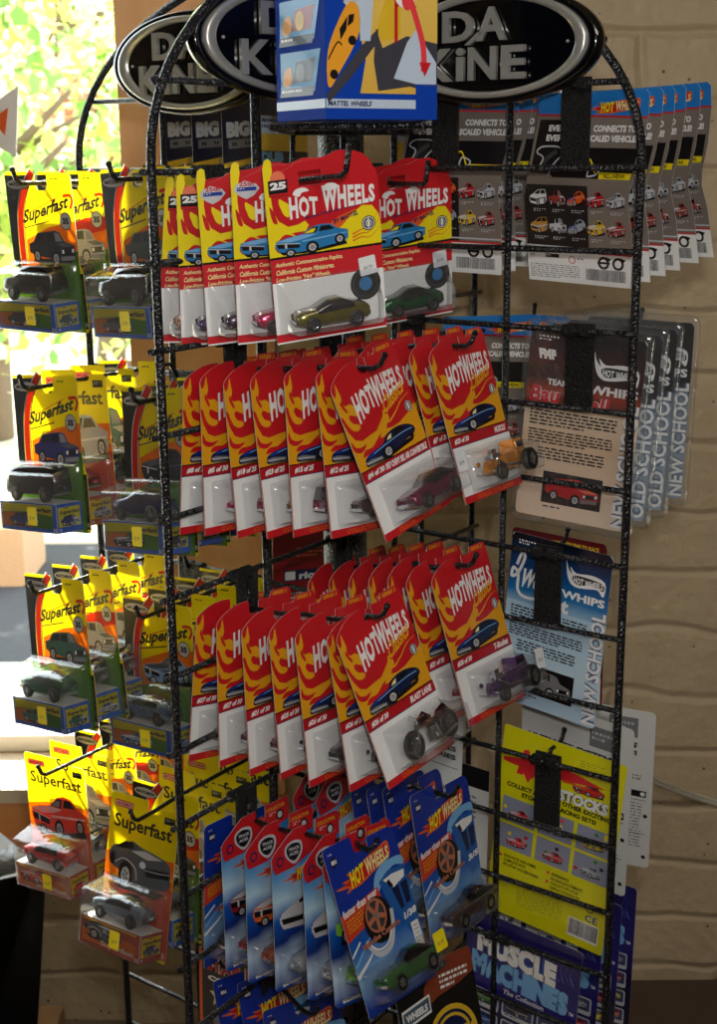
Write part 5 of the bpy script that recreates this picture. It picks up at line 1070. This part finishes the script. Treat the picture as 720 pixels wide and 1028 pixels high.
# ------------------------------------------------------------------ where every card hangs: x, y, z, yaw, lean, roll, width, height
T_ = {
'R1L' : [[-0.0249,1.1451,1.4823,0.382,0.13,-0.1086,0.0995,0.1535],[-0.0568,1.1744,1.4771,0.3899,0.1143,-0.0519,0.0995,0.1535],[-0.0871,1.2032,1.4732,0.3873,0.1165,-0.0694,0.0995,0.1535],[-0.111,1.232,1.4671,0.389,0.1401,-0.0313,0.0995,0.1535],[-0.1303,1.2611,1.4625,0.3909,0.1956,0.0406,0.0995,0.1535]] ,
'R1R' : [[0.0522,1.4144,1.47,0.4878,0.1418,-0.1059,0.107,0.165],[0.0374,1.445,1.4704,0.4878,0.1418,-0.1059,0.107,0.165]] ,
'R2L' : [[0.0279,1.2015,1.3078,0.8905,-0.3235,-0.149,0.1059,0.1633],[0.0023,1.2108,1.303,0.8865,-0.1651,0.0662,0.1059,0.1633],[-0.029,1.2219,1.3016,0.8909,-0.1039,0.0583,0.1059,0.1633],[-0.0572,1.2321,1.2996,0.8891,-0.1162,0.0036,0.1059,0.1633],[-0.0832,1.2418,1.2977,0.886,-0.0855,0.0022,0.1059,0.1633],[-0.1089,1.2507,1.2957,0.8808,-0.0483,0.0532,0.1059,0.1633],[-0.1282,1.2597,1.2924,0.8735,0.0065,0.0836,0.1059,0.1633]] ,
'R2R' : [[0.1097,1.2598,1.3197,0.9369,-0.3057,-0.005,0.1023,0.1577],[0.0913,1.2819,1.3172,0.943,-0.2751,-0.0197,0.1023,0.1577],[0.0648,1.3045,1.3128,0.9369,-0.2094,-0.005,0.1023,0.1577],[0.0404,1.326,1.3081,0.9369,-0.2094,-0.005,0.1023,0.1577],[0.0141,1.3468,1.3026,0.9369,-0.2094,-0.005,0.1023,0.1577],[-0.0109,1.3674,1.2979,0.9369,-0.2094,-0.005,0.1023,0.1577],[-0.0358,1.3874,1.2932,0.9369,-0.2094,-0.005,0.1023,0.1577]] ,
'R3L' : [[0.0304,1.1581,1.0879,0.8916,-0.3669,-0.0731,0.1049,0.1617],[0.0124,1.1746,1.0758,0.8782,-0.1952,0.0168,0.1049,0.1617],[-0.0206,1.1931,1.0702,0.8826,-0.1329,0.0356,0.1049,0.1617],[-0.0467,1.2128,1.0686,0.8824,-0.1017,0.0279,0.1049,0.1617],[-0.075,1.2305,1.0634,0.8796,-0.0824,0.0493,0.1049,0.1617],[-0.1025,1.2492,1.0626,0.8757,-0.0597,0.0761,0.1049,0.1617],[-0.1277,1.2657,1.0574,0.8637,-0.0497,0.1728,0.1049,0.1617]] ,
'R3R' : [[0.1165,1.2729,1.0974,0.9413,-0.3341,0.0295,0.107,0.165],[0.0911,1.2926,1.0885,0.947,-0.313,0.0391,0.107,0.165],[0.0688,1.3148,1.086,0.9413,-0.2094,0.0295,0.107,0.165],[0.0501,1.3344,1.0791,0.9413,-0.2094,0.0295,0.107,0.165],[0.0299,1.3538,1.0721,0.9413,-0.2094,0.0295,0.107,0.165],[0.0091,1.3729,1.0653,0.9413,-0.2094,0.0295,0.107,0.165],[-0.0134,1.3913,1.0576,0.9413,-0.2094,0.0295,0.107,0.165]] ,
'R4L' : [[0.0166,1.1248,0.8721,0.9199,-0.4058,0.0649,0.1016,0.1568],[0.0014,1.147,0.8621,0.8971,-0.2689,0.1834,0.1016,0.1568],[-0.022,1.1706,0.854,0.9075,-0.1396,0.1205,0.1016,0.1568],[-0.0531,1.1941,0.8477,0.9061,-0.1489,0.1482,0.1016,0.1568],[-0.0808,1.2172,0.8415,0.9048,-0.1332,0.1422,0.1016,0.1568],[-0.106,1.2421,0.8388,0.9064,-0.1102,0.104,0.1016,0.1568],[-0.128,1.2633,0.8298,0.9082,0.0078,0.0425,0.1016,0.1568]] ,
'R4R' : [[0.0918,1.277,0.8478,0.9385,-0.2192,0.0538,0.1054,0.1625],[0.0645,1.3007,0.8448,0.9385,-0.2192,0.0538,0.1054,0.1625],[0.0483,1.3194,0.8346,0.9385,-0.2192,0.0538,0.1054,0.1625],[0.0315,1.3384,0.8253,0.9385,-0.2192,0.0538,0.1054,0.1625],[-0.0096,1.3636,0.828,0.9385,-0.2192,0.0538,0.1054,0.1625],[-0.0352,1.3833,0.8219,0.9385,-0.2192,0.0538,0.1054,0.1625]] ,
'R5L' : [[-0.0528,1.2296,0.6269,0.682,-0.388,0.0781,0.097,0.1497],[-0.0817,1.2616,0.6389,0.682,-0.388,0.0781,0.097,0.1497],[-0.1089,1.2782,0.6305,0.682,-0.388,0.0781,0.097,0.1497]] ,
'R5R' : [[0.0824,1.183,0.6921,0.7232,-0.3202,0.0718,0.107,0.165]] ,
'L1a' : [[-0.3248,1.436,1.461,-0.6766,0.0501,-0.0089,0.106,0.165],[-0.3001,1.47,1.461,-0.6766,0.025,-0.0089,0.106,0.165],[-0.2754,1.504,1.461,-0.6766,0.025,-0.0089,0.106,0.165]] ,
'L1b' : [[-0.2077,1.332,1.4652,-0.7718,0.0354,-0.0571,0.106,0.165],[-0.183,1.366,1.4652,-0.7718,0.0177,-0.0571,0.106,0.165],[-0.1583,1.3999,1.4652,-0.7718,0.0177,-0.0571,0.106,0.165]] ,
'L2a' : [[-0.322,1.384,1.2578,-0.691,-0.0598,-0.1006,0.106,0.165],[-0.2973,1.418,1.2578,-0.691,-0.0299,-0.1006,0.106,0.165],[-0.2726,1.4519,1.2578,-0.691,-0.0299,-0.1006,0.106,0.165],[-0.2479,1.4859,1.2578,-0.691,-0.0299,-0.1006,0.106,0.165]] ,
'L2b' : [[-0.1965,1.2951,1.2579,-0.7715,-0.1061,-0.1336,0.106,0.165],[-0.1718,1.3291,1.2579,-0.7715,-0.0531,-0.1336,0.106,0.165],[-0.1471,1.363,1.2579,-0.7715,-0.0531,-0.1336,0.106,0.165]] ,
'L3a' : [[-0.3226,1.3713,1.0434,-0.7374,-0.0627,-0.1302,0.106,0.165],[-0.2979,1.4053,1.0434,-0.7374,-0.0314,-0.1302,0.106,0.165],[-0.2732,1.4392,1.0434,-0.7374,-0.0314,-0.1302,0.106,0.165],[-0.2485,1.4732,1.0434,-0.7374,-0.0314,-0.1302,0.106,0.165]] ,
'L3b' : [[-0.2167,1.378,1.0136,-0.6675,-0.0619,-0.077,0.106,0.165],[-0.192,1.412,1.0136,-0.6675,-0.0309,-0.077,0.106,0.165],[-0.1673,1.4459,1.0136,-0.6675,-0.0309,-0.077,0.106,0.165],[-0.1426,1.4799,1.0136,-0.6675,-0.0309,-0.077,0.106,0.165]] ,
'L4a' : [[-0.356,1.454,0.7991,-0.6192,-0.0359,-0.0798,0.1025,0.1596],[-0.3321,1.4869,0.7991,-0.6192,-0.018,-0.0798,0.1025,0.1596],[-0.3082,1.5197,0.7991,-0.6192,-0.018,-0.0798,0.1025,0.1596],[-0.2844,1.5525,0.7991,-0.6192,-0.018,-0.0798,0.1025,0.1596],[-0.2605,1.5854,0.7991,-0.6192,-0.018,-0.0798,0.1025,0.1596]] ,
'L4b' : [[-0.2419,1.3198,0.8041,-0.6826,-0.2609,-0.0721,0.106,0.165],[-0.2172,1.3538,0.8041,-0.6826,-0.1305,-0.0721,0.106,0.165],[-0.1925,1.3878,0.8041,-0.6826,-0.1305,-0.0721,0.106,0.165],[-0.1678,1.4218,0.8041,-0.6826,-0.1305,-0.0721,0.106,0.165],[-0.1431,1.4557,0.8041,-0.6826,-0.1305,-0.0721,0.106,0.165]] ,
'LS' : [[-0.1562,1.402,0.5604,-0.6927,-0.1314,-0.1038,0.106,0.165]] ,
'RB1' : [[0.2173,1.3762,1.5202,-0.7346,0.1689,0.0314,0.119,0.186],[0.2396,1.4075,1.5231,-0.7559,0.1963,0.0251,0.119,0.186],[0.2597,1.4357,1.5257,-0.775,0.221,0.0195,0.119,0.186],[0.2798,1.4639,1.5282,-0.7942,0.2457,0.0138,0.119,0.186],[0.3066,1.5015,1.5317,-0.8197,0.2786,0.0063,0.119,0.186],[0.3289,1.5329,1.5345,-0.8409,0.306,0.0,0.119,0.186]] ,
'RB0' : [[0.0951,1.4555,1.5285,-0.5693,0.1114,0.0276,0.119,0.186],[0.1132,1.4916,1.5297,-0.5627,0.1081,0.0211,0.119,0.186],[0.1313,1.5278,1.5309,-0.5562,0.1047,0.0145,0.119,0.186]] ,
'RB2' : [[0.1377,1.5561,1.2843,-0.5899,0.0368,-0.0467,0.119,0.186],[0.1574,1.5809,1.2801,-0.5936,0.0044,-0.0499,0.119,0.186],[0.177,1.6057,1.2759,-0.5973,-0.0281,-0.053,0.119,0.186]] ,
'RW' : [[0.2225,1.3358,1.2874,-0.4392,0.0627,0.0911,0.125,0.205],[0.2481,1.3793,1.2863,-0.4388,0.0593,0.0735,0.125,0.205],[0.2753,1.4258,1.2851,-0.4383,0.0557,0.0548,0.125,0.205],[0.3077,1.4809,1.2837,-0.4377,0.0515,0.0325,0.125,0.205]] ,
'RX' : [[0.2043,1.349,1.0718,-0.7001,-0.0401,0.057,0.1296,0.1965]] ,
'RX2' : [[0.2139,1.3922,1.0695,-0.7589,-0.0207,-0.0169,0.125,0.1896]] ,
'RH' : [[0.2104,1.3447,0.8295,-0.6132,0.0165,0.095,0.1459,0.2337]] ,
'RI' : [[0.2389,1.3908,0.8592,-0.6688,0.0781,0.0519,0.1391,0.2112],[0.2716,1.4535,0.8457,-0.406,0.138,0.0256,0.1391,0.2112]] ,
'RM' : [[0.1762,1.3482,0.6136,-0.6273,0.0025,0.0628,0.145,0.2146],[0.2114,1.4158,0.5997,-0.5787,0.0242,0.0514,0.145,0.2146],[0.2464,1.4835,0.5858,-0.53,0.0458,0.0399,0.145,0.2146],[0.2765,1.5415,0.574,-0.4884,0.0644,0.0301,0.145,0.2146]] ,
'BIG' : [[-0.1278,1.7288,1.5826,0.9543,0.0502,-0.0688,0.11,0.185],[-0.1687,1.7592,1.5836,0.9819,0.0513,-0.0657,0.11,0.185],[-0.2084,1.789,1.5846,1.0091,0.0522,-0.063,0.11,0.185]] ,
'DUB' : [[0.0721,1.6095,1.5225,0.9237,-0.0234,0.0343,0.11,0.17]] ,
'DUB2' : [[-0.0881,1.6823,1.5355,1.016,0.0023,0.0116,0.11,0.17]] ,
'RIOT' : [[-0.0662,1.5932,1.0697,0.925,-0.1351,0.1851,0.12,0.17]] ,
'RJ' : [[0.0778,1.4777,0.944,-0.8973,-0.133,-0.0935,0.1284,0.1926]] ,
'RJ2' : [[0.1003,1.4537,0.7847,-0.7209,-0.0532,-0.0226,0.12,0.18]] ,

}
OLIVE, PINK, DPUR, VIOL, AMBR, GREEN, MAROON = (110, 100, 20), (190, 40, 90), (50, 14, 50), (70, 30, 90), (200, 140, 90), (20, 90, 50), (110, 16, 50)
ORD = ['front', 'second from front', 'third from front', 'fourth from front', 'fifth from front', 'sixth from front', 'rearmost']
def holes(key, u, v, w0=.107, h0=.165): return [hole_world(p, w0, h0, u, v) for p in T_[key]]
G1 = 'red and yellow carded cars in the top row'
for i, (c, n, bd) in enumerate([(OLIVE, 'olive gold', '25'), (PINK, 'pink', '40'), (DPUR, 'dark purple', '40'), (VIOL, 'violet', '25'), (AMBR, 'tan', '25')]):
    redline(T_['R1L'][i], c, bd, 'red and yellow top-row card with %s car, %s of the left stack' % (n, ORD[i] if i < 4 else 'rearmost'), G1, st=i == 0)
redline(T_['R1R'][0], GREEN, '25', 'red and yellow top-row card with dark green car, alone at front on the right', G1, st=True)
redline(T_['R1R'][1], VIOL, '25', 'red and yellow top-row card peeking out behind the dark green car card', G1)
def bent(L_, **k): return L_
hook('F', holes('R1L', .40, .13), 'upturned black hook through the left stack of the top red row', extra=.045, tip=.022)
hook('F', holes('R1R', .40, .13), 'upturned black hook through the right cards of the top red row', extra=.06, tip=.02)

G2 = 'red classic carded cars in the second row'
L2 = [('#4 of 30', '1957 CHEVY BEL AIR CONVERTIBLE', 'muscle', (120, 14, 70), 'magenta convertible'), ('#12 of 25', None, 'coupe', (70, 40, 30), 'dark brown car'), ('#15 of 25', None, 'van', (130, 20, 60), 'crimson van'),
      ('#23 of 25', None, 'coupe', (150, 110, 50), 'gold car'), ('#18 of 25', None, 'suv', (140, 24, 60), 'maroon car'), ('#5 of 30', None, 'muscle', (200, 40, 100), 'pink car'), ('#8 of 30', None, 'coupe', (10, 130, 80), 'green car')]
for i, (no, nm, k, c, ds) in enumerate(L2):
    hd_classic(T_['R2L'][i], no, nm, k, c, 'red flame card with %s, %s of left stack, second row' % (ds, ORD[i]), G2, dep=.034 if i == 0 else .0235, st=i == 0)
hook('F', holes('R2L', .49, .085), 'black hook through the left stack of the second row')
R2 = [('#23 of 30', 'MUSCLE', 'rod', (210, 130, 10), 'gold hot rod'), ('#7 of 30', None, 'coupe', (90, 12, 30), 'dark red car')]+[('#3 of 30', None, 'coupe', (60, 60, 70), '')]*5
for i, (no, nm, k, c, ds) in enumerate(R2):
    hd_classic(T_['R2R'][i], no, nm, k, c, ('red flame card with %s, %s of right stack, second row' % (ds, ORD[i])) if ds else 'red rounded card top, %s of right stack, second row' % ORD[i], G2, dep=.034 if i == 0 else .0235)
hook('F', holes('R2R', .49, .085), 'black hook through the right stack of the second row')
G3 = 'red classic carded cars in the third row'
L3 = [('#26 of 30', 'BLAST LANE', 'bike', (60, 16, 30), 'chrome motorcycle'), ('#26 of 30', None, 'rod', (30, 30, 34), 'black rod'), ('#26 of 30', None, 'coupe', (24, 26, 30), 'black car'), ('#25 of 30', None, 'rod', (50, 16, 20), 'dark rod'),
      ('#21 of 30', None, 'coupe', (120, 14, 30), 'dark red car'), ('#27 of 30', None, 'muscle', (110, 20, 26), 'brick red car'), ('#27 of 30', None, 'coupe', (26, 60, 30), 'dark green car')]
for i, (no, nm, k, c, ds) in enumerate(L3):
    hd_classic(T_['R3L'][i], no, nm, k, c, 'red flame card with %s, %s of left stack, third row' % (ds, ORD[i]), G3, dep=.034 if i == 0 else .0235)
hook('F', holes('R3L', .49, .085), 'black hook through the left stack of the third row')
R3 = [('#28 of 30', 'T-Bucket', 'rod', (70, 14, 90), 'purple hot rod'), ('#21 of 30', None, 'coupe', (150, 12, 30), 'red car')]+[('#3 of 30', None, 'coupe', (60, 60, 70), '')]*5
for i, (no, nm, k, c, ds) in enumerate(R3):
    hd_classic(T_['R3R'][i], no, nm, k, c, ('red flame card with %s, %s of right stack, third row' % (ds, ORD[i])) if ds else 'red rounded card top, %s of right stack, third row' % ORD[i], G3, dep=.034 if i == 0 else .0235, st=i == 0)
hook('F', holes('R3R', .49, .085), 'black hook through the right stack of the third row')
G4 = 'blue carded cars in the fourth row'
DR = P('print_maroon', (130, 30, 40)); LIME = P('print_lime', (140, 200, 60)); WAG = P('print_pearl', (200, 196, 200)); CORG = P('print_copper', (220, 100, 40))
L4 = [('blue', (20, 120, 20), 'muscle', 'green muscle car', 'suv', None), ('hunt', (130, 190, 60), 'suv', 'lime truck', 'truck', LIME), ('hunt', (210, 210, 215), 'coupe', 'white wagon', 'wagon', WAG), ('hunt', (200, 205, 215), 'coupe', 'white car', 'wagon', WAG),
      ('hunt', (210, 90, 30), 'coupe', 'orange car', 'muscle', CORG), ('hunt', (190, 20, 40), 'muscle', 'red car', 'muscle', DR), ('blue', (80, 24, 24), 'muscle', 'dark maroon car', 'suv', None)]
for i, (sub, c, k, ds, pic, pq) in enumerate(L4):
    mainline(T_['R4L'][i], sub, c, k, 'blue card with %s, %s of left stack, fourth row' % (ds, ORD[i]), G4, pic=pic, pp_=pq, st=i == 0)
hook('F', holes('R4L', .50, .085), 'black hook through the left stack of blue cards')
for i, (sub, num, c, pic, pq) in enumerate([('blue', '3/5', (60, 14, 14), 'suv', None), ('blue', '2/38', (30, 30, 40), 'suv', None), ('blue', '2/38', (30, 30, 40), 'suv', None), ('blue', '2/38', (30, 30, 40), 'suv', None), ('hunt', '', (200, 200, 210), 'wagon', WAG), ('hunt', '', (190, 20, 40), 'muscle', DR)][:len(T_['R4R'])]):
    mainline(T_['R4R'][i], sub, c, 'muscle', ['blue card with glossy dark maroon muscle car, front of right stack, fourth row', 'dark blue card close behind the dark maroon muscle car card', 'dark blue card third from front of right stack, fourth row', 'dark blue card fourth from front of right stack, fourth row',
        'blue card with red header showing its fiery logo, fifth in right stack', 'blue card with red header, rearmost of right stack, fourth row'][i], G4, num=num, pic=pic, pp_=pq)
hook('F', holes('R4R', .50, .085), 'black hook through the right stack of blue cards')
G5 = 'blue cards cut off by the bottom edge'
for i, p in enumerate(T_['R5L']): mainline(p, 'blue', (20, 40, 120), 'muscle', 'blue card top at the bottom edge, %s' % ['nearest one', 'second one behind', 'hindmost one at left'][i], G5)
hook('F', holes('R5L', .50, .085), 'black hook above the blue cards at the bottom edge')
p = T_['R5R'][0]
backcard(p, cached('badge', lambda: art_badge().mesh('card')), .107, .165, 'black card with round golden badge and ember header at the bottom edge', 'single cards', dep=0)
hook('F', [hole_world(p, .107, .165, .5, .05)], 'black hook holding the black golden badge card', extra=.006)

# boxed cars by the window
GS = 'yellow carded boxed cars on the window side'
def sstack(key, specs, row, side, hk=True, hole=(.55, .07)):
    for i, (p, s) in enumerate(zip(T_[key], specs)):
        pic, pc, k, c, ds, us = s
        superfast(p, pic, pc, k, c, 'yellow boxed card, %s, %s of %s, %s window row' % (ds, ORD[i] if i < len(specs)-1 or i == 0 else 'last', side, row), GS, us=us, bg=i % 2, st=i == 0)
    if hk: hook('L', [hole_world(p, .106, .165, *hole) for p in T_[key]], 'black hook of the %s, %s row by the window' % (side, row), extra=.03, tip=.014)
PDK = TDK; PBL = P('thin_navy', (40, 44, 110), .1); PGN = P('thin_pine', (60, 104, 84), .15); PLB = P('thin_steel_blue', (120, 150, 190), .2); PRD = P('thin_car_red', (220, 60, 40), .2); PLG = P('thin_light_grey', (170, 172, 176), .3)
filler = [('suv', PLG, 'suv', (150, 150, 155), 'grey picture', False)]*4
sstack('L1a', [('suv', PDK, 'suv', (20, 20, 22), 'black off-roader', False)]+filler[:2], 'top', 'left stack')
sstack('L1b', [('suv', P('thin_gunmetal', (64, 66, 60), .1), 'suv', (46, 42, 36), 'dark olive off-roader', False)]+filler[:2], 'top', 'right stack')
sstack('L2a', [('suv', PBL, 'van', (40, 44, 50), 'dark grey van', False)]+[('muscle', PLG, 'coupe', (160, 60, 50), 'silver car picture', True), ('suv', PGN, 'suv', (60, 90, 70), 'green car picture', True)]+filler[:1], 'second', 'left stack')
sstack('L2b', [('muscle', PDK, 'coupe', (20, 30, 80), 'navy convertible', False)]+filler[:2], 'second', 'right stack')
sstack('L3a', [('suv', PGN, 'coupe', (30, 84, 60), 'dark green coupe', False)]+filler[:3], 'third', 'left stack')
sstack('L3b', [('muscle', PLB, 'coupe', (90, 110, 135), 'steel blue convertible', False)]+filler[:3], 'third', 'right stack')
sstack('L4a', [('muscle', PRD, 'coupe', (200, 20, 24), 'bright red car', True)]+[filler[0][:5]+(True,)]+filler[:3], 'bottom', 'left stack', hole=(.65, .05))
sstack('L4b', [('pickup', TGRY, 'coupe', (120, 128, 140), 'silver retro pickup', True), ('suv', PDK, 'suv', (30, 34, 60), 'dark car', False), ('suv', PLG, 'coupe', (60, 60, 70), 'pale car picture', True), ('pickup', PLG, 'coupe', (60, 60, 70), 'grey picture', True), ('muscle', PLG, 'coupe', (60, 60, 70), 'grey picture', True)], 'bottom', 'right stack', hole=(.65, .05))
p = T_['LS'][0]
backcard(p, cached('star', lambda: art_star().mesh('card')), .11, .17, 'black card with red STAR lettering and orange edges low behind the left stacks', 'single cards', dep=0)
hook('L', [hole_world(p, .11, .17, .5, .05)], 'black hook holding the black card with STAR lettering', extra=.012)
# two empty hooks low on the window side
for px_, t_, z_, lb in (('a', .33, ROW(10), 'left of the silver retro pickup'), ('b', .20, ROW(11)-.004, 'below the silver retro pickup')):
    s_ = pp('L', t_, .01, z_); e_ = pp('L', t_, .13 if px_ == 'a' else .12, z_)
    hook('L', [e_, s_+PAN['L'][1]*.02], 'empty black hook sticking out %s' % lb, extra=.01, tip=.012)
for i, p in enumerate(T_['BIG']): backcard(p, cached('big', lambda: art_big().mesh('card')), .11, .185, 'dark navy card with BIG lettering under the oval signs, %s' % ['rightmost', 'middle', 'leftmost'][i], 'navy cards below the oval signs', dep=.02, bl=(.1, .6, .9, .95))
hook('B', [hole_world(p, .11, .185, .5, .05) for p in T_['BIG'][::-1]], 'black hook carrying the navy BIG cards', extra=.02)
backcard(T_['DUB'][0], cached('dub', lambda: art_dub().mesh('card')), .11, .17, 'navy and yellow city card right of the silver pole', 'single cards', dep=0)
backcard(T_['DUB2'][0], cached('dub', None), .11, .17, 'navy and yellow city card left of the silver pole', 'single cards', dep=0)
backcard(T_['RIOT'][0], cached('riot', lambda: art_riot().mesh('card')), .12, .17, 'dark red card with riot! lettering behind the third row', 'single cards', dep=0)

# backs of cards on the right wing
GB = 'cards seen from behind on the right wing'
BK = [art_back(seed=s).mesh('card') for s in (1, 2)]
for i, p in enumerate(T_['RB1']): backcard(p, BK[i % 2], .119, .186, 'grey-brown card back with blue head, %s of the stack right of the oval sign' % (['nearest', 'second', 'third', 'fourth', 'fifth', 'farthest'][i]), GB, dep=.022)
hook('R', [hole_world(p, .119, .186, .66, .10) for p in T_['RB1'][::-1]], 'black hook plate over the nearest grey-brown card back, under right sign')
for i, p in enumerate(T_['RB0']): backcard(p, BK[i % 2], .119, .186, 'grey-brown card back behind the right end of the top red row, %s' % (['nearest', 'middle', 'farthest'][i]), GB, dep=.022)
hook('R', [hole_world(p, .119, .186, .62, .10) for p in T_['RB0'][::-1]], 'black hook plate right of the blue play set box')
for i, p in enumerate(T_['RB2']): backcard(p, BK[i % 2], .119, .186, 'blue-headed card back left of the tan clamshell pack, %s' % (['nearest', 'middle', 'farthest'][i]), GB, dep=.022)
hook('R', [hole_world(p, .119, .186, .62, .08) for p in T_['RB2'][::-1]], 'black hook above the blue-headed card backs', extra=.04, tip=.03)
WS = [art_whips('NEW').mesh('card'), art_whips('OLD', body=ICEG, top=WBLK, team=None, car=GRY).mesh('card'), art_whips('OLD', body=ICEG, top=WBLK, team=None, car=GRY).mesh('card'), art_whips('NEW', body=ICEG, top=WBLK, team=None, car=GRY).mesh('card')]
for i, p in enumerate(T_['RW']):
    t = backcard(p, WS[i], .125, .205, ['tan clamshell pack back with a red truck picture and NEW SCHOOL lettering', 'clamshell pack directly behind the tan one', 'third clamshell pack, grey OLD SCHOOL lettering at its edge', 'rearmost clamshell pack nearest the block wall'][i], GB, dep=0, name='clamshell_toy_car'); shell(t, .125, .205)
hook('R', [hole_world(p, .125, .205, .46, .04) for p in T_['RW'][::-1]], 'black hook plate in front of the tan clamshell pack')
p = T_['RX'][0]; t = backcard(p, cached('west', lambda: art_whips('NEW', body=ICE, top=WBLUE, team=False, car=GRY).mesh('card')), .125, .205, 'pale blue pack back with white script and a grey car picture', GB, dep=0, name='clamshell_toy_car')
hook('R', [hole_world(p, .125, .205, .46, .04)], 'black hook plate in front of the pale blue pack')
def redback():
    A = Art(.12, .18); A.plate(rrect(0, 0, 1, 1, .04), P('wine_red', (96, 12, 20))); A.text("NOW IT'S TIME TO RACE", .45, .03, .92, .06, GLD, 1, bold=.05); A.lines(.5, .07, .9, .09, 1, GLD, 1); A.rect(.7, .80, .98, .98, WHT, 1); A.lines(.72, .82, .96, .96, 7, GRY, 2); return A.mesh('card')
backcard(T_['RX2'][0], cached('wine', redback), .122, .185, 'dark red card back peeking out behind the pale blue pack', GB, dep=0)
p = T_['RH'][0]; backcard(p, cached('hs', lambda: art_hotstocks().mesh('card')), .146, .234, 'acid yellow card back with six racing car pictures', GB, dep=.035, bl=(.1, .35, .9, .9), name='carded_play_set', cat='toy pack')
hook('R', [hole_world(p, .146, .234, .42, .03)], 'black hook plate in front of the acid yellow card back')
for i, p in enumerate(T_['RI']): backcard(p, cached('white', lambda: art_white().mesh('card')), .139, .211, ['white printed card back just behind the acid yellow one', 'farther white printed card back, sticking out to the right'][i], GB, dep=0, name='carded_play_set', cat='toy pack')
for i, p in enumerate(T_['RM']): backcard(p, cached('mm', lambda: art_muscle().mesh('card')), .145, .215, 'navy flame card back with small car pictures under the yellow one, %s' % (['nearest', 'second', 'third', 'farthest'][i]), GB, dep=.02)
hook('R', [hole_world(p, .145, .215, .30, .05) for p in T_['RM'][::-1]], 'black hook plate in front of the navy flame card backs')
for i, k in enumerate(('RJ', 'RJ2')): backcard(T_[k][0], cached('ser', lambda: art_series().mesh('card')), .12, .18, ['white and black printed card behind the motorcycle card', 'white and black printed card behind the dark maroon muscle car card'][i], GB, dep=0)

# ------------------------------------------------------------------ odds and ends round the rack
# black plastic wrapped carton leaning at the left
def wrapped():
    m = mat('black_shrink_wrap', (7, 7, 8), .3, spec=.35, coat=.1, bump=.0); n = m.node_tree.nodes; L = m.node_tree.links; b = n['Principled BSDF']
    tc = n.new('ShaderNodeTexCoord'); mp = n.new('ShaderNodeMapping'); mp.inputs['Scale'].default_value = (9, 9, 1.6); w = n.new('ShaderNodeTexNoise'); w.inputs['Scale'].default_value = 2.2; w.inputs['Detail'].default_value = 5; w.inputs['Distortion'].default_value = 1.5
    L.new(tc.outputs['Object'], mp.inputs[0]); L.new(mp.outputs[0], w.inputs['Vector']); bp = n.new('ShaderNodeBump'); bp.inputs['Strength'].default_value = .35; bp.inputs['Distance'].default_value = .01
    L.new(w.outputs['Fac'], bp.inputs['Height']); L.new(bp.outputs[0], b.inputs['Normal']); return m
bm = bmesh.new(); M = Matrix.Translation((-.438, 1.70, .60)) @ Matrix.Rotation(rad(40), 4, 'Z') @ Matrix.Rotation(rad(8), 4, 'Y')
box(bm, -.36, 0, 0, .20, -.594, 0, 0, M); bmesh.ops.bevel(bm, geom=bm.edges[:], offset=.018, segments=3)
bmesh.ops.subdivide_edges(bm, edges=bm.edges[:], cuts=3, use_grid_fill=True)
for v in bm.verts: v.co += Vector((noise.noise(v.co*9), noise.noise(v.co*9+Vector((5, 5, 5))), 0))*.003
tag(finish('wrapped_carton', bm, wrapped(), smooth=True), 'tall carton in shiny black plastic wrap at the lower left corner', 'box')
bm = bmesh.new(); q0 = onwall(30, 1010, 2.0); q1 = onwall(64, 1010, 2.0); box(bm, q0[0], q1[0], 1.84, 2.0, 0, q0[1]); bmesh.ops.bevel(bm, geom=bm.edges[:], offset=.003, segments=1)
tag(finish('small_carton', bm, mat('tan_cardboard', (196, 158, 120), .8)), 'small tan cardboard carton behind the black wrapped carton', 'box')
bm = bmesh.new(); box(bm, .405, 1.1, 1.5, 2.03, 0, .197); bmesh.ops.bevel(bm, geom=bm.edges[:], offset=.004, segments=2)
br = mat('brown_carton', (92, 74, 62), .7, bump=.15); o = finish('brown_carton', bm, br); tag(o, 'dull brown carton against the block wall in the lower right corner', 'box')
bm = bmesh.new(); box(bm, .46, 1.05, 1.76, 1.80, .1972, .1978); finish('tape', bm, mat('brown_tape', (80, 62, 50), .3), o, mw=Matrix.Identity(4))
# flat two-core cable draped past the rack
cab = []
for px, py, Y in ((596, 700, 1.50), (606, 726, 1.52), (617, 748, 1.55), (631, 764, 1.64), (655, 781, 1.80), (684, 793, 1.95), (722, 805, 2.03), (800, 826, 2.035), (1000, 850, 2.035)):
    x, z = onwall(px, py, Y); cab.append((x, Y, z))
cab = [Vector(p) for p in catmull(cab, 6, False)]
bm = bmesh.new(); tube(bm, cab, .0032, seg=8); tube(bm, [p+Vector((0, 0, -.0058)) for p in cab], .0032, seg=8)
tag(finish('power_cable', bm, mat('ivory_cable', (224, 220, 204), .4)), 'pale two-core cable running from the rack along the block wall', 'cable')
